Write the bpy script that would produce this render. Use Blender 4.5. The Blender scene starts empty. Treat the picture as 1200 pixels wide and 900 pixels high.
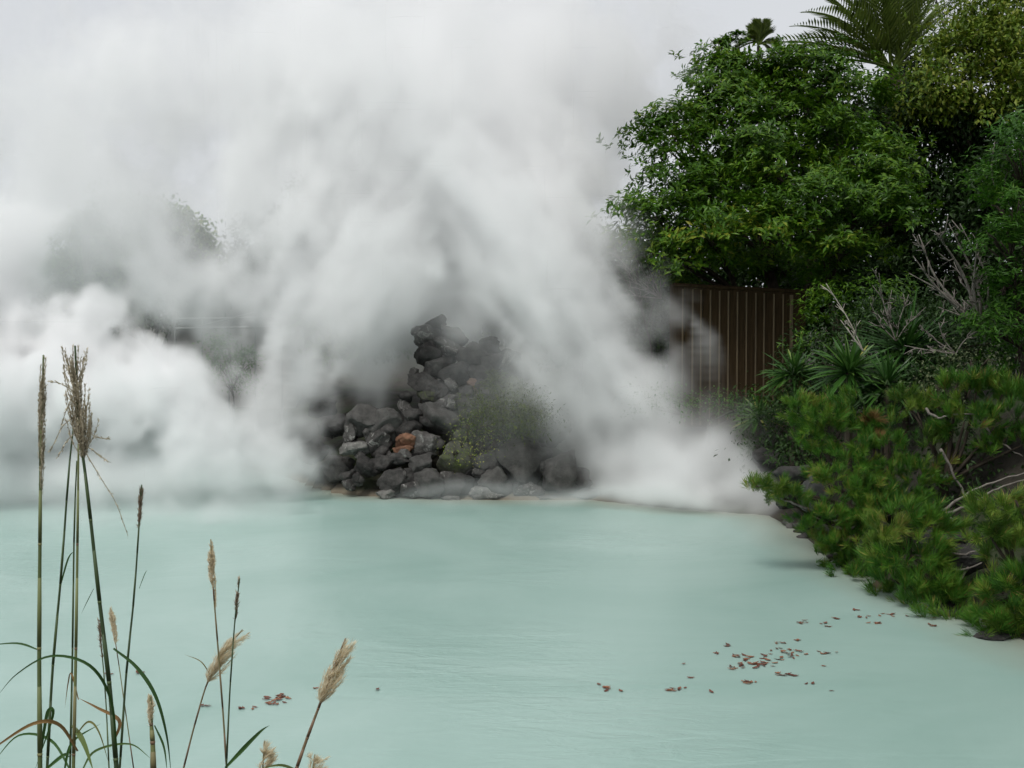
import bpy, math, random
import numpy as np
from mathutils import Vector, noise as mnoise

# ------------------------------------------------------------------ camera, world, sun, exposure
S = bpy.context.scene
R = math.radians
CAM_Z, FPX, HORIZON = 2.5, 1348.0, 398.0          # eye height (m), focal length in 1200-px pixels, horizon row
PITCH = math.atan((450 - HORIZON) / FPX)
cd = bpy.data.cameras.new('camera'); cam = bpy.data.objects.new('camera', cd)
S.collection.objects.link(cam); S.camera = cam
cam.location = (0, 0, CAM_Z); cam.rotation_euler = (R(90) - PITCH, 0, 0)
cd.sensor_width = 36; cd.lens = 36 * FPX / 1200; cd.clip_start = .05; cd.clip_end = 3000

SUN_EL, SUN_ROT = R(58), R(205)                   # high, veiled sun behind the camera's left shoulder
w = bpy.data.worlds.new('World'); S.world = w; w.use_nodes = True
nt = w.node_tree; bg = nt.nodes['Background']
sky = nt.nodes.new('ShaderNodeTexSky'); sky.sky_type = 'NISHITA'; sky.sun_disc = False
sky.sun_elevation = SUN_EL; sky.sun_rotation = SUN_ROT; sky.dust_density = 4; sky.air_density = 1.0; sky.ozone_density = 1
hs = nt.nodes.new('ShaderNodeHueSaturation'); hs.inputs['Saturation'].default_value = .12
mx = nt.nodes.new('ShaderNodeMix'); mx.data_type = 'RGBA'; mx.inputs[0].default_value = .72   # closed cloud deck evens the sky out
mx.inputs[7].default_value = (6.6, 6.85, 7.2, 1)
nt.links.new(sky.outputs[0], hs.inputs['Color']); nt.links.new(hs.outputs[0], mx.inputs[6])
nt.links.new(mx.outputs[2], bg.inputs[0]); bg.inputs[1].default_value = .1
sl = bpy.data.lights.new('sun', 'SUN'); sl.energy = 1.5; sl.angle = R(20); sl.color = (1, .97, .92)
so = bpy.data.objects.new('sun', sl); S.collection.objects.link(so)
so.rotation_euler = Vector((math.sin(SUN_ROT) * math.cos(SUN_EL), math.cos(SUN_ROT) * math.cos(SUN_EL), math.sin(SUN_EL))).to_track_quat('Z', 'Y').to_euler()
so.location = (0, 0, 30)
S.view_settings.view_transform = 'Standard'; S.view_settings.look = 'None'
S.view_settings.gamma = 1; S.view_settings.use_curve_mapping = False
S.view_settings.exposure = 0.25
cy = S.cycles
cy.max_bounces = 14; cy.diffuse_bounces = 3; cy.glossy_bounces = 3; cy.transmission_bounces = 4
cy.volume_bounces = 12; cy.volume_step_rate = 2.0; cy.volume_max_steps = 512
cy.use_denoising = True; cy.caustics_reflective = False; cy.caustics_refractive = False
cy.use_adaptive_sampling = True; cy.adaptive_threshold = .02

rnd = random.Random(7)
rng = np.random.default_rng(7)

def ray(px, py):
    x, yv = (px - 600) / FPX, (450 - py) / FPX
    c, s = math.cos(PITCH), math.sin(PITCH)
    return Vector((x, c + yv * s, -s + yv * c))
def at(px, py, Y):
    d = ray(px, py); return Vector((0, 0, CAM_Z)) + d * (Y / d.y)
def onz(px, py, z=0.0):
    d = ray(px, py); return Vector((0, 0, CAM_Z)) + d * ((z - CAM_Z) / d.z)
def m_(pix, Y): return pix * Y / FPX

# ------------------------------------------------------------------ materials
def mat(name):
    m = bpy.data.materials.new(name); m.use_nodes = True
    return m, m.node_tree, m.node_tree.nodes['Principled BSDF']
def ramp(nt, stops, src=None):
    r = nt.nodes.new('ShaderNodeValToRGB'); e = r.color_ramp.elements
    while len(e) < len(stops): e.new(.5)
    for k, (p, c) in enumerate(stops): e[k].position = p; e[k].color = (*c, 1)
    if src is not None: nt.links.new(src, r.inputs[0])
    return r.outputs[0]
def noise_tex(nt, scale, detail=6, rough=.55, coord='Object', stretch=None, dist=0):
    tc = nt.nodes.new('ShaderNodeTexCoord'); n = nt.nodes.new('ShaderNodeTexNoise')
    n.inputs['Scale'].default_value = scale; n.inputs['Detail'].default_value = detail; n.inputs['Roughness'].default_value = rough
    n.inputs['Distortion'].default_value = dist
    src = tc.outputs[coord]
    if stretch:
        mp = nt.nodes.new('ShaderNodeMapping'); mp.inputs['Scale'].default_value = stretch
        nt.links.new(src, mp.inputs[0]); src = mp.outputs[0]
    nt.links.new(src, n.inputs['Vector']); return n.outputs['Fac']
def mixc(nt, fac, a, b):
    m = nt.nodes.new('ShaderNodeMix'); m.data_type = 'RGBA'
    for i, v in ((0, fac), (6, a), (7, b)):
        if hasattr(v, 'links'): nt.links.new(v, m.inputs[i])
        elif i == 0: m.inputs[0].default_value = v
        else: m.inputs[i].default_value = (*v, 1)
    return m.outputs[2]
def bump(nt, bsdf, h, strength, dist=.02):
    b = nt.nodes.new('ShaderNodeBump'); b.inputs['Strength'].default_value = strength; b.inputs['Distance'].default_value = dist
    nt.links.new(h, b.inputs['Height']); nt.links.new(b.outputs[0], bsdf.inputs['Normal'])

def leaf_mat(name, stops, rough=.48, trans=.3, spec=.28):
    """leaves: colour runs along the ramp by each leaf's own random tint; a part of the light passes through"""
    m, nt, b = mat(name)
    a = nt.nodes.new('ShaderNodeAttribute'); a.attribute_name = 'tint'
    c = ramp(nt, stops, a.outputs['Fac']); nt.links.new(c, b.inputs['Base Color'])
    b.inputs['Roughness'].default_value = rough; b.inputs['Specular IOR Level'].default_value = spec
    t = nt.nodes.new('ShaderNodeBsdfTranslucent'); nt.links.new(c, t.inputs[0])
    ms = nt.nodes.new('ShaderNodeMixShader'); ms.inputs[0].default_value = trans
    out = nt.nodes['Material Output']
    nt.links.new(b.outputs[0], ms.inputs[1]); nt.links.new(t.outputs[0], ms.inputs[2]); nt.links.new(ms.outputs[0], out.inputs[0])
    return m
def bark_mat(name, c0, c1, scale=14, bs=.5):
    m, nt, b = mat(name); n = noise_tex(nt, scale, 7, .65, stretch=(1, 1, .35))
    nt.links.new(ramp(nt, [(.3, c0), (.7, c1)], n), b.inputs['Base Color']); b.inputs['Roughness'].default_value = .9
    b.inputs['Specular IOR Level'].default_value = .2
    bump(nt, b, n, bs, .03); return m

M = {}
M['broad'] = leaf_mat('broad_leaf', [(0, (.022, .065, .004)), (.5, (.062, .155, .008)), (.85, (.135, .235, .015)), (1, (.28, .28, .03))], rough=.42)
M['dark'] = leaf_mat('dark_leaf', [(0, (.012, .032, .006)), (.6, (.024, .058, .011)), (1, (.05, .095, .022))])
M['olive'] = leaf_mat('olive_leaf', [(0, (.04, .082, .006)), (.5, (.105, .175, .012)), (.85, (.21, .255, .03)), (1, (.37, .37, .09))])
M['bright'] = leaf_mat('bright_leaf', [(0, (.022, .075, .006)), (.6, (.052, .155, .011)), (1, (.12, .23, .025))])
M['pale'] = leaf_mat('pale_leaf', [(0, (.05, .07, .03)), (.6, (.12, .15, .07)), (1, (.25, .28, .15))])
M['moss'] = leaf_mat('moss_leaf', [(0, (.03, .048, .006)), (.6, (.095, .13, .015)), (1, (.22, .24, .045))])
M['needle'] = leaf_mat('pine_needle', [(0, (.025, .085, .01)), (.5, (.065, .18, .016)), (.82, (.14, .23, .025)), (.93, (.22, .24, .045)), (1, (.28, .15, .05))], rough=.5, trans=.15)
M['needle_y'] = leaf_mat('yellow_needle', [(0, (.035, .095, .012)), (.5, (.1, .19, .02)), (.85, (.19, .26, .04)), (1, (.32, .25, .07))], rough=.5, trans=.15)
M['needle_b'] = leaf_mat('browning_needle', [(0, (.08, .06, .015)), (.5, (.16, .1, .03)), (1, (.3, .17, .08))], rough=.6, trans=.15)
M['blade'] = leaf_mat('blade_leaf', [(0, (.014, .048, .010)), (.6, (.045, .12, .02)), (.9, (.1, .185, .035)), (1, (.28, .29, .07))], rough=.35, trans=.12)
M['palm'] = leaf_mat('palm_leaf', [(0, (.045, .075, .014)), (.6, (.11, .16, .028)), (1, (.22, .25, .06))], rough=.4)
M['grass'] = leaf_mat('grass_blade', [(0, (.03, .07, .02)), (.5, (.06, .13, .035)), (.8, (.16, .2, .06)), (1, (.25, .12, .05))], rough=.45, trans=.3)
M['plume'] = leaf_mat('plume_hair', [(0, (.68, .59, .42)), (.5, (.85, .77, .58)), (1, (.93, .89, .75))], rough=.7, trans=.5, spec=.2)
M['plume_dark'] = leaf_mat('plume_dark_hair', [(0, (.2, .15, .1)), (.6, (.36, .29, .21)), (1, (.58, .5, .38))], rough=.7, trans=.3, spec=.2)
M['plume_tan'] = leaf_mat('plume_tan_hair', [(0, (.33, .29, .2)), (.5, (.55, .49, .36)), (1, (.76, .7, .56))], rough=.7, trans=.3, spec=.2)
M['litter'] = leaf_mat('dead_leaf', [(0, (.08, .03, .022)), (.5, (.19, .075, .048)), (.85, (.3, .14, .075)), (1, (.42, .28, .11))], rough=.5, trans=.1)
M['bark'] = bark_mat('bark', (.02, .016, .012), (.075, .06, .045))
M['greybark'] = bark_mat('grey_bark', (.09, .08, .07), (.3, .27, .24), 20)
M['palebark'] = bark_mat('pale_bark', (.25, .22, .18), (.5, .46, .4), 20)
M['culm'] = leaf_mat('grass_culm', [(0, (.035, .06, .03)), (.5, (.09, .13, .05)), (.8, (.22, .24, .1)), (1, (.2, .13, .08))], rough=.5, trans=.05)

def rock_mat(name, dark, mid, crust, crust_at=.62, moss=0.0):
    m, nt, b = mat(name)
    oi = nt.nodes.new('ShaderNodeObjectInfo')
    n1 = noise_tex(nt, 7, 9, .68); n2 = noise_tex(nt, 4.5, 12, .78, dist=1.2); n3 = noise_tex(nt, 30, 4, .7)
    base = ramp(nt, [(.3, dark), (.7, mid)], n1)
    v = nt.nodes.new('ShaderNodeHueSaturation'); mr = nt.nodes.new('ShaderNodeMapRange')
    mr.inputs[3].default_value = .7; mr.inputs[4].default_value = 1.5
    nt.links.new(oi.outputs['Random'], mr.inputs[0]); nt.links.new(mr.outputs[0], v.inputs['Value']); nt.links.new(base, v.inputs['Color'])
    cm = ramp(nt, [(crust_at, (0, 0, 0)), (crust_at + .06, (1, 1, 1))], n2)
    c = mixc(nt, cm, v.outputs[0], crust)
    if moss:
        n4 = noise_tex(nt, 4.3, 6, .7, dist=1.5)
        c = mixc(nt, ramp(nt, [(.5 - moss, (0, 0, 0)), (.6 - moss, (.9, .9, .9))], n4), c, (.075, .09, .035))
    nt.links.new(c, b.inputs['Base Color']); b.inputs['Roughness'].default_value = .85; b.inputs['Specular IOR Level'].default_value = .3
    ad = nt.nodes.new('ShaderNodeMath'); ad.operation = 'MULTIPLY_ADD'; ad.inputs[1].default_value = .4
    nt.links.new(n3, ad.inputs[0]); nt.links.new(n1, ad.inputs[2])
    bump(nt, b, ad.outputs[0], .8, .05); return m
M['rock'] = rock_mat('lava_rock', (.016, .0155, .015), (.07, .066, .062), (.22, .215, .2), .6)
M['rock_crust'] = rock_mat('crusted_rock', (.03, .028, .026), (.10, .095, .09), (.24, .235, .22), .52)
M['rock_pale'] = rock_mat('pale_rock', (.08, .078, .073), (.2, .195, .18), (.33, .32, .3), .55)
M['rock_smooth'] = rock_mat('smooth_rock', (.035, .034, .032), (.088, .085, .08), (.18, .172, .163), .7)
M['rock_moss'] = rock_mat('mossy_rock', (.03, .032, .024), (.09, .09, .07), (.2, .21, .15), .6, .02)
M['rock_orange'] = rock_mat('orange_rock', (.10, .05, .032), (.22, .115, .07), (.26, .18, .13), .66)
M['rock_pink'] = rock_mat('pink_rock', (.13, .08, .06), (.26, .17, .13), (.3, .25, .2), .6)

# ------------------------------------------------------------------ object helpers
def link(o, parent=None):
    S.collection.objects.link(o)
    if parent is not None: o.parent = parent
    return o
def tag(o, label=None, cat=None, group=None, kind=None):
    if label: o['label'] = label
    if cat: o['category'] = cat
    if group: o['group'] = group
    if kind: o['kind'] = kind
    return o
def thing(name, label, cat, loc, group=None):
    o = bpy.data.objects.new(name, None); link(o); o.location = loc
    o.empty_display_size = .1
    o['kind'] = 'thing'; return tag(o, label, cat, group)
class MB:
    """collects polygons with a per-face tint, in world space"""
    def __init__(s): s.v = []; s.f = []; s.t = []; s.n = 0; s.chunks = []
    def add(s, verts, faces, tint=.5):
        verts = np.asarray(verts, float).reshape(-1, 3); b = s.n
        s.v.append(verts); s.n += len(verts)
        fl = [tuple(i + b for i in f) for f in faces]; s.f += fl
        s.t += [tint] * len(fl)
    def add_np(s, verts, faces, tint):
        s.v.append(verts.reshape(-1, 3)); s.f += (faces + s.n).tolist(); s.t += tint.tolist(); s.n += len(verts.reshape(-1, 3))
    def tube(s, pts, rad, seg=6, tint=.5, cap=True):
        pts = [Vector(p) for p in pts]; n = len(pts)
        if not hasattr(rad, '__len__'): rad = [rad] * n
        V = []; prev = None
        for i, p in enumerate(pts):
            d = (pts[min(i + 1, n - 1)] - pts[max(i - 1, 0)]).normalized()
            if prev is None:
                a = Vector((1, 0, 0)) if abs(d.x) < .8 else Vector((0, 1, 0)); u = d.cross(a).normalized()
            else: u = (prev - d * prev.dot(d)).normalized()
            prev = u; q = d.cross(u)
            for k in range(seg):
                t = 2 * math.pi * k / seg; V.append(p + (u * math.cos(t) + q * math.sin(t)) * rad[i])
        F = [(i * seg + k, i * seg + (k + 1) % seg, (i + 1) * seg + (k + 1) % seg, (i + 1) * seg + k) for i in range(n - 1) for k in range(seg)]
        if cap: F += [tuple(range(seg))[::-1], tuple(range((n - 1) * seg, n * seg))]
        s.add([tuple(v) for v in V], F, tint)
    def leaves(s, base, d, nrm, L, W, tint, fold=.25, curl=.0):
        """one folded four-point leaf per row"""
        base, d, nrm = (np.asarray(a, float) for a in (base, d, nrm)); L = np.asarray(L)[:, None]; W = np.asarray(W)[:, None]
        d = d / (np.linalg.norm(d, axis=1, keepdims=True) + 1e-9)
        side = np.cross(d, nrm); side /= np.linalg.norm(side, axis=1, keepdims=True) + 1e-9
        up = np.cross(side, d)
        mid = base + d * L * .5 + up * W * fold
        tip = base + d * L - up * L * curl
        V = np.stack([base, mid + side * W * .5, tip, mid - side * W * .5, base + d * L * .5], 1)
        n = len(base); i = np.arange(n)[:, None] * 5
        F = np.concatenate([i + np.array([[0, 1, 2, 4]]), i + np.array([[0, 4, 2, 3]])], 0)
        s.add_np(V, F, np.concatenate([tint, tint]))
    def blade(s, pts, widths, nrm=(0, 0, 1), tint=.5, fold=.2):
        """a long strip along a polyline, folded down its midrib"""
        pts = [Vector(p) for p in pts]; n = len(pts); V = []; nrm = Vector(nrm)
        for i, p in enumerate(pts):
            d = (pts[min(i + 1, n - 1)] - pts[max(i - 1, 0)]).normalized()
            sd = d.cross(nrm)
            sd = sd.normalized() if sd.length > 1e-4 else Vector((1, 0, 0))
            up = sd.cross(d); wv = widths[i]
            V += [p + sd * wv / 2 + up * wv * fold, p, p - sd * wv / 2 + up * wv * fold]
        F = []
        for i in range(n - 1):
            a, b = 3 * i, 3 * i + 3
            F += [(a, a + 1, b + 1, b), (a + 1, a + 2, b + 2, b + 1)]
        s.add([tuple(v) for v in V], F, tint)
    def build(s, name, m, parent=None, smooth=False):
        me = bpy.data.meshes.new(name)
        V = np.concatenate(s.v) if s.v else np.zeros((0, 3))
        if parent is not None: V = V - np.array(parent.matrix_world.translation if parent.parent else parent.location)[None]
        me.from_pydata(V.tolist(), [], s.f)
        a = me.attributes.new('tint', 'FLOAT', 'FACE'); a.data.foreach_set('value', np.asarray(s.t, np.float32))
        if smooth: me.polygons.foreach_set('use_smooth', np.ones(len(me.polygons), bool))
        me.materials.append(m); me.update()
        o = bpy.data.objects.new(name, me); link(o, parent)
        return o
def curve_pts(pts, n=8):
    """Catmull-Rom through pts"""
    P = [Vector(p) for p in pts]
    if len(P) < 3:
        return [P[0].lerp(P[-1], i / n) for i in range(n + 1)]
    P = [P[0] * 2 - P[1]] + P + [P[-1] * 2 - P[-2]]; out = []
    for i in range(1, len(P) - 2):
        for k in range(n):
            t = k / n
            out.append(.5 * ((2 * P[i]) + (P[i + 1] - P[i - 1]) * t + (2 * P[i - 1] - 5 * P[i] + 4 * P[i + 1] - P[i + 2]) * t * t + (3 * P[i] - P[i - 1] - 3 * P[i + 1] + P[i + 2]) * t ** 3))
    out.append(P[-2]); return out
def taper(n, a, b): return [a + (b - a) * i / (n - 1) for i in range(n)]
def unit(n, up=-1.0):
    v = rng.normal(size=(n * 3 + 30, 3)); v /= np.linalg.norm(v, axis=1, keepdims=True); v = v[v[:, 2] > up]
    return v[:n]

# ------------------------------------------------------------------ the setting: ground, pond
shore = [onz(1200, 752), onz(1130, 715), onz(1050, 688), onz(990, 662), onz(960, 643), onz(935, 622), onz(900, 604), onz(800, 597),
         onz(690, 586), onz(560, 586), onz(440, 582), onz(400, 578)]
SH = [(p.x, p.y) for p in shore] + [(-4.2, 21), (-7.5, 25.5), (-13, 27), (-18, 24), (-19, 14), (-14, 6), (-8, 3.6), (-2, 3.3), (3.2, 3.2), (5.2, 4.6), (5.0, 7.2)]
SH = np.array(SH)
def shore_dist(x, y):
    """distance to the shoreline, negative on the pond"""
    P = np.stack([x, y], -1); best = np.full(x.shape, 1e9); ins = np.zeros(x.shape, bool)
    for i in range(len(SH)):
        a, b = SH[i], SH[(i + 1) % len(SH)]; ab = b - a
        t = np.clip(((P - a) @ ab) / (ab @ ab), 0, 1); q = a + t[..., None] * ab
        best = np.minimum(best, np.hypot(*(np.moveaxis(P - q, -1, 0))))
        c = (a[1] > y) != (b[1] > y)
        with np.errstate(divide='ignore', invalid='ignore'):
            ins ^= c & (x < (b[0] - a[0]) * (y - a[1]) / (b[1] - a[1] + 1e-12) + a[0])
    return np.where(ins, -best, best)
def sstep(a, b, x):
    t = np.clip((x - a) / (b - a), 0, 1); return t * t * (3 - 2 * t)
def ground_h(x, y):
    d = shore_dist(x, y)
    h = np.where(d < 0, -.5 * sstep(0, 1.2, -d) - .03, .12 * sstep(0, .25, d))
    right = sstep(1.5, 4, x) * sstep(7, 10, y)                      # the steep planted bank
    h = h + np.where(d > 0, right * ((1.75 - .55 * sstep(15, 17, y)) * sstep(.15, 2.3, d) + .5 * sstep(3, 9, d)), 0)
    near = 1 - sstep(4, 7, y)
    h = h + np.where(d > 0, near * .75 * sstep(.1, 1.8, d), 0)
    far = sstep(16, 22, y) * (1 - right)
    h = h + np.where(d > 0, far * 1.0 * sstep(.3, 6, d), 0)
    h = h + np.where(d > 0, 1.75 * np.exp(-((x + .8) / 1.0) ** 2 - ((y - 20.3) / .9) ** 2), 0)      # core of the rock heap
    h = h + np.where(d > 0, .75 * np.exp(-((x + 2.5) / .9) ** 2 - ((y - 19.6) / .7) ** 2) + .55 * np.exp(-((x - .35) / .8) ** 2 - ((y - 19.3) / .6) ** 2), 0)   # its two shoulders
    h = h + .06 * np.sin(x * 1.7 + 1.3 * np.sin(y * .9)) * np.cos(y * 1.3) * sstep(.3, 2, d)
    h = h + 9 * sstep(120, 400, np.hypot(x, y))                     # low hills round the springs
    return h
def axis(lo, hi, step, far):
    c = np.arange(lo, hi + step / 2, step); out = [hi]; s = step
    while out[-1] < far: s *= 1.35; out.append(out[-1] + s)
    inn = [lo]; s = step
    while inn[-1] > -far: s *= 1.35; inn.append(inn[-1] - s)
    return np.array(inn[:0:-1] + list(c) + out[1:])
gx, gy = axis(-24, 14, .2, 900), axis(-4, 32, .2, 900)
GX, GY = np.meshgrid(gx, gy)
GZ = ground_h(GX, GY)
nz = rng.normal(size=GZ.shape) * .015; GZ = GZ + np.where((np.abs(GX) < 40) & (GZ > .06), nz, 0)
def grid_obj(name, X, Y, Z, m, kind='structure', attr=None):
    ny, nx = X.shape; V = np.stack([X, Y, Z], -1).reshape(-1, 3)
    i = (np.arange(ny - 1)[:, None] * nx + np.arange(nx - 1)[None]).reshape(-1)
    F = np.stack([i, i + 1, i + nx + 1, i + nx], 1)
    me = bpy.data.meshes.new(name); me.from_pydata(V.tolist(), [], F.tolist())
    me.polygons.foreach_set('use_smooth', np.ones(len(F), bool))
    if attr is not None:
        a = me.attributes.new('shore', 'FLOAT', 'POINT'); a.data.foreach_set('value', attr.reshape(-1).astype(np.float32))
    me.materials.append(m); o = bpy.data.objects.new(name, me); link(o); o['kind'] = kind; return o
m, nt, b = mat('soil')
n = noise_tex(nt, 3, 10, .7); n2 = noise_tex(nt, .7, 4, .6)
c = ramp(nt, [(.3, (.012, .010, .007)), (.55, (.03, .025, .017)), (.75, (.06, .05, .034))], n)
c = mixc(nt, ramp(nt, [(.5, (0, 0, 0)), (.62, (.8, .8, .8))], n2), c, (.03, .045, .014))
ge = nt.nodes.new('ShaderNodeNewGeometry'); sx = nt.nodes.new('ShaderNodeSeparateXYZ'); nt.links.new(ge.outputs['Position'], sx.inputs[0])
mxx = nt.nodes.new('ShaderNodeMapRange'); mxx.inputs[1].default_value = 1.0; mxx.inputs[2].default_value = 2.2; mxx.inputs[3].default_value = 1; mxx.inputs[4].default_value = .12
nt.links.new(sx.outputs['X'], mxx.inputs[0]); mzz = nt.nodes.new('ShaderNodeMath'); mzz.operation = 'MULTIPLY'; nt.links.new(mxx.outputs[0], mzz.inputs[1])   # pale sinter rim on the far side only
nt.links.new(ramp(nt, [(.04, (1, 1, 1)), (.1, (0, 0, 0))], sx.outputs['Z']), mzz.inputs[0]); c = mixc(nt, mzz.outputs[0], c, (.17, .145, .105))
nt.links.new(c, b.inputs['Base Color']); b.inputs['Roughness'].default_value = .95; bump(nt, b, n, .7, .06)
ground = grid_obj('ground', GX, GY, GZ, m)

m, nt, b = mat('milky_water')
at_ = nt.nodes.new('ShaderNodeAttribute'); at_.attribute_name = 'shore'
n = noise_tex(nt, .3, 5, .6, dist=1.2); n2 = noise_tex(nt, 1.3, 6, .6)
milk = ramp(nt, [(.33, (.268, .406, .362)), (.67, (.338, .474, .432))], n)
ad = nt.nodes.new('ShaderNodeMath'); ad.operation = 'MULTIPLY_ADD'; ad.inputs[1].default_value = .5; ad.inputs[2].default_value = -.25
nt.links.new(n2, ad.inputs[0])
ad2 = nt.nodes.new('ShaderNodeMath'); ad2.operation = 'ADD'; nt.links.new(ad.outputs[0], ad2.inputs[0]); nt.links.new(at_.outputs['Fac'], ad2.inputs[1])
c = mixc(nt, ramp(nt, [(.0, (.75, .75, .75)), (.25, (.45, .45, .45)), (.8, (0, 0, 0))], ad2.outputs[0]), milk, (.33, .32, .25))   # silt and sinter in the shallows
nt.links.new(c, b.inputs['Base Color']); b.inputs['Roughness'].default_value = .28; b.inputs['IOR'].default_value = 1.33
r1 = noise_tex(nt, 1.0, 3, .5, stretch=(1.5, 3.2, 1), dist=.8); r2 = noise_tex(nt, 1.0, 3, .55, stretch=(4.5, 11, 1), dist=.8)
ptc = ramp(nt, [(.45, (.02, .02, .02)), (.62, (1, 1, 1))], noise_tex(nt, .2, 3, .5))
mu = nt.nodes.new('ShaderNodeMath'); mu.operation = 'MULTIPLY'; nt.links.new(r2, mu.inputs[0]); nt.links.new(ptc, mu.inputs[1])
aa = nt.nodes.new('ShaderNodeMath'); aa.operation = 'MULTIPLY_ADD'; aa.inputs[1].default_value = .7
nt.links.new(mu.outputs[0], aa.inputs[0]); nt.links.new(r1, aa.inputs[2])
pa = nt.nodes.new('ShaderNodeMath'); pa.operation = 'ADD'; pa.inputs[1].default_value = .22; nt.links.new(ptc, pa.inputs[0])
pm = nt.nodes.new('ShaderNodeMath'); pm.operation = 'MULTIPLY'; nt.links.new(pa.outputs[0], pm.inputs[0]); nt.links.new(aa.outputs[0], pm.inputs[1])
bump(nt, b, pm.outputs[0], .32, .04)
wx, wy = np.meshgrid(np.arange(-20, 7.01, .12), np.arange(2.6, 29, .12))
water = grid_obj('water', wx, wy, wx * 0, m, attr=-shore_dist(wx, wy))

# ------------------------------------------------------------------ steam (a real volume standing over the pond)
#STEAM_BEGIN
DX = .058
X0, X1, Y0, Y1, Z0, Z1 = -12.0, 6.0, 13.5, 26.0, 0.0, 10.0
NX, NY, NZ = (int(round((b_ - a_) / DX)) + 1 for a_, b_ in ((X0, X1), (Y0, Y1), (Z0, Z1)))
srng = np.random.default_rng(11)
def vnoise(cell, zs_=1.0):
    """smooth value noise on the grid, feature size = cell metres, about -1..1"""
    def mtx(n, cell=cell):
        u = np.arange(n) * DX / cell; k = int(u[-1]) + 4; i = u.astype(int); t = u - i
        Mx = np.zeros((n, k), np.float32)
        wts = ((1 - t) ** 3 / 6, (3 * t ** 3 - 6 * t ** 2 + 4) / 6, (-3 * t ** 3 + 3 * t ** 2 + 3 * t + 1) / 6, t ** 3 / 6)
        for a_, wv in enumerate(wts): Mx[np.arange(n), i + a_] = wv
        return Mx
    A, B, C_ = mtx(NX), mtx(NY), mtx(NZ, cell * zs_)
    L = srng.normal(size=(A.shape[1], B.shape[1], C_.shape[1])).astype(np.float32) * 1.9
    L = np.tensordot(A, L, (1, 0)); L = np.tensordot(L, B, (1, 1)); L = np.tensordot(L, C_, (1, 1))
    return L                                        # (NX, NY, NZ)
wa = [vnoise(1.5) * .26 + vnoise(.6) * .13 + vnoise(.3) * .05 for _ in range(3)]
bil = sum(a_ * (1 - 2.2 * np.abs(vnoise(c_))) for c_, a_ in ((1.0, .40), (.5, .32), (.26, .28), (.16, .16)))      # cauliflower heads
fb = sum(a_ * vnoise(c_, z_) for c_, a_, z_ in ((1.3, .38, 1.6), (.65, .38, 1.9), (.32, .34, 1.9), (.17, .30, 1.7), (.1, .16, 1.5)))     # drawn out along the rise
def sheared(F, k):
    out = np.empty_like(F)
    for iz in range(NZ): out[:, :, iz] = np.roll(F[:, :, iz], int(round(k * iz)), axis=0)
    return out
fbR, fbL = sheared(fb, -.42), sheared(fb, .28)           # the right column leans left as it rises, the middle one right
xs = (X0 + np.arange(NX) * DX).astype(np.float32); ys = (Y0 + np.arange(NY) * DX).astype(np.float32); zs = (Z0 + np.arange(NZ) * DX).astype(np.float32)
dens = np.zeros((NX, NY, NZ), np.float32)
def blob(px, py, rx, ry, Y, d, soft=.6, nb=.25, nf=.25, ryd=None, warp=1.0, F=None):
    F = fb if F is None else F
    c = at(px, py, Y); ax, az = m_(rx, Y), m_(ry, Y); ay = ryd if ryd else (ax + az) / 2
    g = 1.5
    sl_ = []
    for v, cc, aa_ in ((xs, c.x, ax), (ys, c.y, ay), (zs, c.z, az)):
        i0, i1 = np.searchsorted(v, cc - g * aa_ - .5), np.searchsorted(v, cc + g * aa_ + .5); sl_.append(slice(i0, i1))
    sl_ = tuple(sl_)
    if any(q.start >= q.stop for q in sl_): return
    dx = (xs[sl_[0]][:, None, None] - c.x + warp * wa[0][sl_]) / ax
    dy = (ys[sl_[1]][None, :, None] - c.y + warp * wa[1][sl_]) / ay
    dz = (zs[sl_[2]][None, None, :] - c.z + warp * wa[2][sl_]) / az
    t = 1 - np.sqrt(dx * dx + dy * dy + dz * dz) + nb * bil[sl_] + nf * F[sl_]
    k = np.clip(t / soft, 0, 1); dens[sl_] += d * k * k * (3 - 2 * k)
def plume(stations, soft, nb, nf, warp=1.0, F=None):
    """a rising column through (px, py, radius px, Y, density)"""
    P = np.array(stations, float)
    for i in range(len(P) - 1):
        n_ = max(1, int(np.hypot(*(P[i + 1, :2] - P[i, :2])) / (.75 * P[i, 2])))
        for k in range(n_):
            q = P[i] + (P[i + 1] - P[i]) * k / n_; blob(q[0], q[1], q[2], q[2], q[3], q[4] * .6, soft, nb, nf, warp=warp, F=F)
# thick billowing bank on the far left of the pond
for a_ in [(-60, 440, 130, 130, 18.2, 2.6), (30, 470, 110, 105, 17.8, 2.6), (105, 420, 62, 75, 18, 2.6), (150, 470, 90, 85, 17.6, 2.6), (215, 500, 60, 70, 17.6, 2.4),
           (140, 362, 28, 28, 18, 2.6), (-20, 300, 75, 90, 18.6, 2.2), (260, 530, 70, 60, 17.4, 2.0), (330, 545, 70, 48, 17.6, 1.6)]:
    blob(*a_, soft=.42, nb=.42, nf=.34, warp=.9)
blob(180, 565, 270, 36, 17.2, 1.3, soft=.7, nb=.2, nf=.3, ryd=1.8)
blob(345, 560, 60, 34, 17.8, .9, soft=.8)
blob(200, 470, 75, 75, 18.3, 2.2, soft=.5, nb=.2, nf=.1, warp=.4)
blob(120, 500, 120, 80, 18.5, 2.0, soft=.5, nb=.2, nf=.1, warp=.4)
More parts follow.
